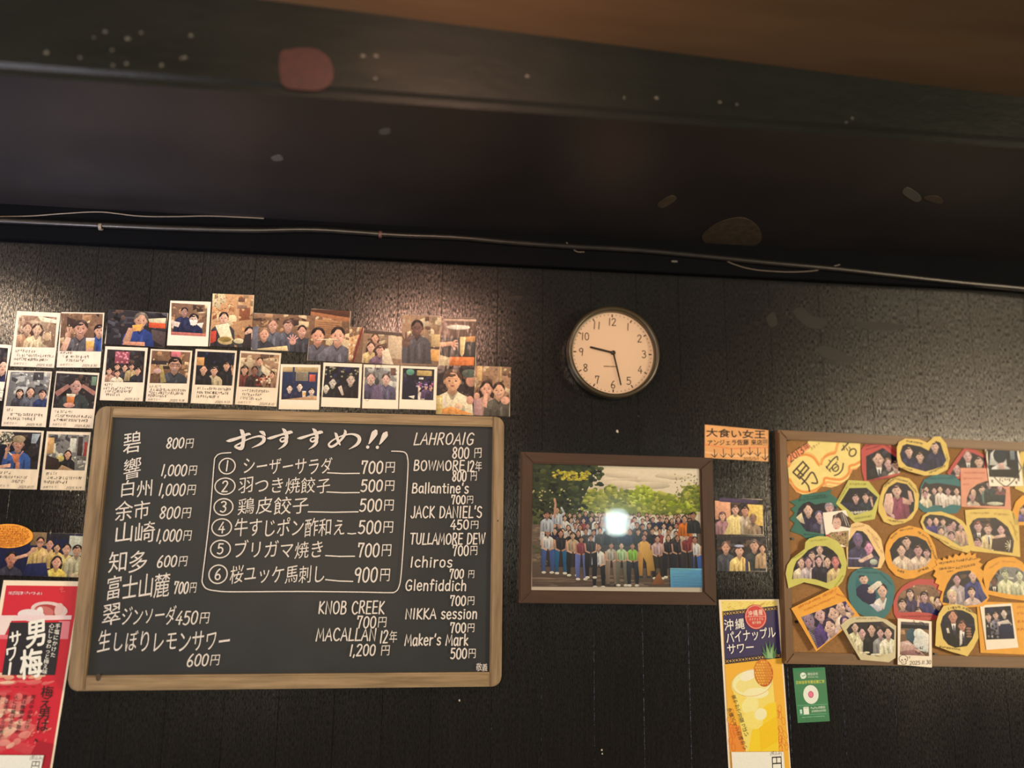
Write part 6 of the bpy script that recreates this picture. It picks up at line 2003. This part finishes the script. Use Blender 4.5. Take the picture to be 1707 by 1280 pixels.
cut('lime', [(88, 762), (96, 720), (118, 688), (182, 640), (186, 606), (205, 588), (250, 576), (295, 578), (345, 602), (375, 640), (393, 710), (385, 765), (370, 800), (345, 828), (318, 845), (255, 822), (180, 805), (102, 835)],
    [(120, 790), (128, 735), (142, 700), (172, 675), (200, 645), (240, 625), (290, 626), (325, 648), (345, 670), (366, 722), (350, 765), (332, 790), (290, 808), (235, 790), (170, 784)], 'lime green leaf shaped card with a group of women, left edge of the cork board', 'night', 118,
    [(.58, .10, .11, A(200, 170, 150), A(110, 90, 90), PS[1], ''), (.42, .26, .11, A(190, 150, 140), A(70, 50, 60), PS[1], 'l'), (.20, .46, .12, A(236, 206, 160), A(90, 70, 60), PS[1], 'l'), (.34, .44, .12, A(206, 180, 170), A(76, 54, 64), PS[2], 'ls'), (.55, .40, .11, A(40, 34, 50), A(60, 44, 50), PS[0], 'l'), (.72, .42, .12, A(40, 36, 48), None, PS[1], ''), (.88, .44, .13, A(216, 180, 120), A(150, 90, 80), A(220, 130, 120), 's')], .0225,
    ink_=A(170, 160, 60), writing=[(205, 600, 300, 592, 9), (120, 690, 180, 655, 8), (330, 830, 375, 770, 8)], n=3)
cut('teal', [(395, 830), (402, 785), (420, 755), (455, 735), (500, 725), (560, 748), (600, 770), (622, 800), (632, 835), (620, 910), (600, 955), (578, 982), (510, 990), (430, 950), (402, 890)],
    [(435, 815), (438, 785), (455, 770), (485, 772), (510, 800), (545, 800), (590, 800), (602, 825), (588, 890), (578, 938), (545, 952), (510, 920), (470, 900), (440, 870)], 'teal rounded card of two people hugging, lower left of the cork board', 'night', 119,
    [(.26, .10, .15, A(30, 34, 60), A(44, 40, 44), PS[1], ''), (.78, .42, .17, A(220, 200, 180), None, PS[1], 's')], d3, ink_=A(30, 84, 82), writing=[(440, 752, 560, 760, 9), (560, 760, 618, 820, 8)], n=2,
    before=lambda p, r: p.fill(A(44, 104, 104)), extra=lambda p, r: (p.ell(.28, .55, .32, .32, A(32, 34, 66)), p.quad([(.36, .35), (.72, .12), (.8, .24), (.44, .5)], A(232, 210, 180)), p.ell(.5, .9, .2, .12, A(200, 184, 180)), p.ell(.44, .44, .10, .06, PS[1])))
cut('red', [(625, 960), (622, 905), (640, 860), (665, 828), (700, 805), (745, 788), (820, 790), (850, 825), (872, 862), (880, 950), (860, 980), (830, 992), (740, 996), (640, 988)], [(640, 912), (648, 875), (668, 848), (740, 816), (820, 820), (848, 850), (870, 892), (868, 945), (850, 975), (800, 958), (740, 952), (652, 955)],
    'round red card of four people with raised hands, lower centre of the cork board', 'bar', 120, [(.30, .30, .14, A(70, 54, 80), A(60, 44, 50), PS[1], 'l'), (.60, .38, .14, A(54, 50, 96), None, PS[0], 'P'), (.12, .62, .15, A(150, 110, 110), None, PS[1], ''), (.88, .56, .16, A(44, 44, 90), None, PS[1], 's'), (.45, .85, .12, A(60, 50, 60), None, PS[1], '')], d2,
    ink_=A(140, 36, 40), writing=[(660, 975, 830, 972, 9)], n=8)
cut('orange', [(115, 935), (345, 822), (400, 900), (455, 972), (350, 1060), (240, 1148)], [(165, 978), (385, 898), (430, 962), (345, 1060), (245, 1136)], 'square orange card hung askew, lower left corner of the cork board', 'dark', 121,
    [(.14, .22, .16, A(150, 130, 130), A(110, 100, 110), A(150, 120, 130), ''), (.36, .20, .14, A(90, 60, 120), A(44, 34, 60), PS[0], 'l'), (.58, .30, .15, A(220, 180, 180), A(40, 30, 50), PS[1], 's'), (.75, .22, .13, A(226, 190, 160), A(50, 36, 50), PS[1], 's'), (.92, .28, .15, A(220, 180, 150), A(70, 44, 90), PS[0], ''), (.42, .52, .15, A(206, 170, 170), A(60, 40, 60), PS[1], 's'), (.70, .58, .13, A(190, 150, 180), A(70, 50, 80), PS[0], '')], .0226,
    frame=[(140, 960), (400, 850), (250, 1180)], ink_=A(214, 110, 20), writing=[(150, 930, 260, 880, 10), (270, 874, 345, 840, 12), (180, 946, 330, 880, 9), (340, 862, 385, 880, 9)], n=4,
    extra=lambda p, r: [p.line([(.06, .46 + .035 * k_), (.26, .46 + .035 * k_)], .012, A(60, 54, 64)) for k_ in range(9)])
c = cut('cream', [(360, 1018), (392, 990), (430, 975), (540, 975), (592, 992), (636, 1022), (633, 1180), (600, 1202), (460, 1190), (418, 1120)], [(390, 1040), (410, 1015), (432, 1004), (570, 1000), (628, 1042), (625, 1150), (560, 1175), (455, 1160), (418, 1100)],
    'cream card of a laughing group with a loose plastic flap, lower edge', 'dark', 122, [(.18, .16, .12, A(214, 196, 150), None, PS[1], ''), (.32, .32, .13, A(226, 204, 160), None, PS[0], ''), (.52, .22, .14, A(34, 32, 34), None, PS[1], ''), (.70, .32, .12, A(150, 140, 130), None, PS[0], 's'), (.86, .32, .14, A(240, 224, 180), None, PS[1], 's')], .0246,
    ink_=A(170, 130, 80), writing=[(440, 985, 540, 984, 9)], n=6, extra=lambda p, r: [p.ell(r.uniform(.15, .75), r.uniform(.84, .98), .06, .03, r.choice([A(236, 214, 170), A(220, 190, 140)])) for k_ in range(12)], name='cut_out_photo')
flap = meshobj('clear_sleeve', slab_bm([c.l(*Etgt(*p)) for p in ((352, 1040), (420, 985), (440, 1190), (428, 1206))], .0006, .0008), SLEEVE, c.o)
# white instant photo with a skull doodle
c = Card('instant_photo', E_((645, 985), (813, 998), (813, 1229), (643, 1212)), .0268, WHITE, 'white instant photo with a pen skull doodle and date, overhanging the cork board frame', 'photo', GC)
picture(c, E_((660, 1000), (800, 1008), (800, 1172), (655, 1165)), 'bar', 123, [], lambda p, r: (p.rect(0, 0, 1, .08, A(96, 84, 80)), p.rect(0, .08, 1, .2, A(24, 24, 30)), p.ell(.40, .42, .20, .24, A(60, 84, 92)), p.quad([(.55, .3), (.72, .2), (1, .34), (1, .9), (.5, .8), (.46, .6)], A(236, 226, 206)),
        p.ell(.66, .34, .2, .16, A(236, 226, 206)), p.quad([(0, .62), (.3, .55), (.5, .7), (.9, .95), (.9, 1), (0, 1)], A(206, 160, 140)), p.quad([(.1, .6), (.4, .66), (.4, .72), (.1, .68)], A(226, 190, 170)), p.quad([(0, .9), (.5, .82), (.9, 1), (0, 1)], A(160, 110, 100))), 5)
k = Ink(c.t + .0004)
cd_ = lambda x, y: c.l(1490 + x / 6.097, 910 + y / 6.097)
pl = lambda pts, w_: k.line([cd_(*p) for p in pts], w_, BLACK)
pl(smooth([(62, 1175), (52, 1140), (75, 1112), (110, 1110), (136, 1130), (138, 1158), (122, 1172), (124, 1195), (105, 1202), (82, 1198), (80, 1182), (62, 1175)], 3), .0011)
k.ell(cd_(82, 1158), .0018, .0014, BLACK, .5)
k.ell(cd_(115, 1152), .0018, .0014, BLACK, -.5)
pl([(96, 1172), (100, 1184)], .0008)
pl([(150, 1130), (168, 1122)], .0008)
pl([(158, 1128), (160, 1145)], .0008)
k.text('2025.11.30', cd_(160, 1190), cd_(378, 1178), .0075, BLACK, .0009, slant=.2)
k.scribble(cd_(210, 1040), cd_(300, 1035), .0058, BLACK, random.Random(4))
k.scribble(cd_(210, 1082), cd_(345, 1090), .0056, BLACK, random.Random(5))
k.ring(cd_(122, 862), .0030, .0026, .0007, BLACK, 0, 14)
pl(smooth([(190, 770), (240, 790), (270, 770), (300, 790), (320, 820)], 3), .0008)
pl(smooth([(200, 755), (230, 800)], 3), .0008)
k.ring(cd_(285, 790), .0042, .0032, .0007, BLACK, .3, 14)
k.build('pen_doodle', c.o, PAPERINK)
cut('yellow', [(830, 1120), (836, 1000), (848, 960), (872, 922), (915, 914), (965, 918), (1005, 940), (1036, 968), (1045, 1080), (1020, 1130), (990, 1172), (910, 1150)], [(856, 1015), (868, 975), (892, 950), (925, 940), (965, 944), (1005, 962), (1024, 985), (1030, 1040), (1015, 1085), (988, 1122), (930, 1130), (895, 1115), (870, 1085)],
    'yellow rounded card of two suited people on black, lower right of the cork board', 'night', 124, [(.38, .18, .15, A(30, 26, 26), A(66, 44, 36), A(206, 140, 110), 't'), (.62, .42, .13, A(28, 24, 24), A(60, 40, 36), A(196, 130, 100), 't')], .0226, ink_=A(56, 40, 22),
    writing=[(895, 935, 960, 926, 12), (965, 930, 1035, 960, 12), (852, 1124, 960, 1140, 9)], n=2, extra=lambda p, r: (p.quad([(.16, .5), (.22, .48), (.26, .62), (.18, .62)], WS), p.quad([(.54, .55), (.62, .55), (.58, .9), (.5, .96)], A(236, 214, 190)), [p.ell(.8, .5 + .07 * k_, .08, .03, A(160, 110, 84)) for k_ in range(4)]))
c = Card('orange_card', E_((1035, 900), (1200, 905), (1430, 912), (1432, 1168), (1290, 1165), (1055, 1155)), d2, paper('orange', CO), 'large plain orange card behind the blank bordered instant photo on the cork board', 'card', None, square=False)
k = Ink(c.t + .0003)
rn = random.Random(12)
for y in (930, 960, 1000, 1040):
    k.scribble(c.l(*Etgt(1236, y)), c.l(*Etgt(1330, y - 4)), .0052, A(206, 110, 20), rn)
k.build('handwriting', c.o, PAPERINK)
c = Card('instant_photo', E_((1058, 920), (1215, 908), (1236, 1130), (1078, 1140)), .0136, WHITE, 'blank bordered instant photo lying on the large orange card', 'photo', GC)
picture(c, E_((1075, 930), (1205, 922), (1225, 1085), (1085, 1090)), 'night', 125, [(.12, .3, .12, A(30, 30, 44), None, PS[1], ''), (.40, .26, .11, A(120, 110, 120), None, PS[1], ''), (.72, .22, .12, A(24, 34, 60), None, A(226, 196, 170), '')],
        lambda p, r: (p.quad([(.45, .48), (.85, .42), (1, .58), (.95, .62), (.5, .6)], A(226, 200, 176)), p.quad([(.55, .55), (.95, .55), (.98, 1), (.55, 1)], A(22, 34, 60)), [p.ell(r.uniform(.05, .45), r.uniform(.5, .95), .04, .04, r.choice([A(130, 120, 120), A(196, 180, 160), BLACK])) for k_ in range(24)]), 6)

bpy.data.objects.remove(_fo)
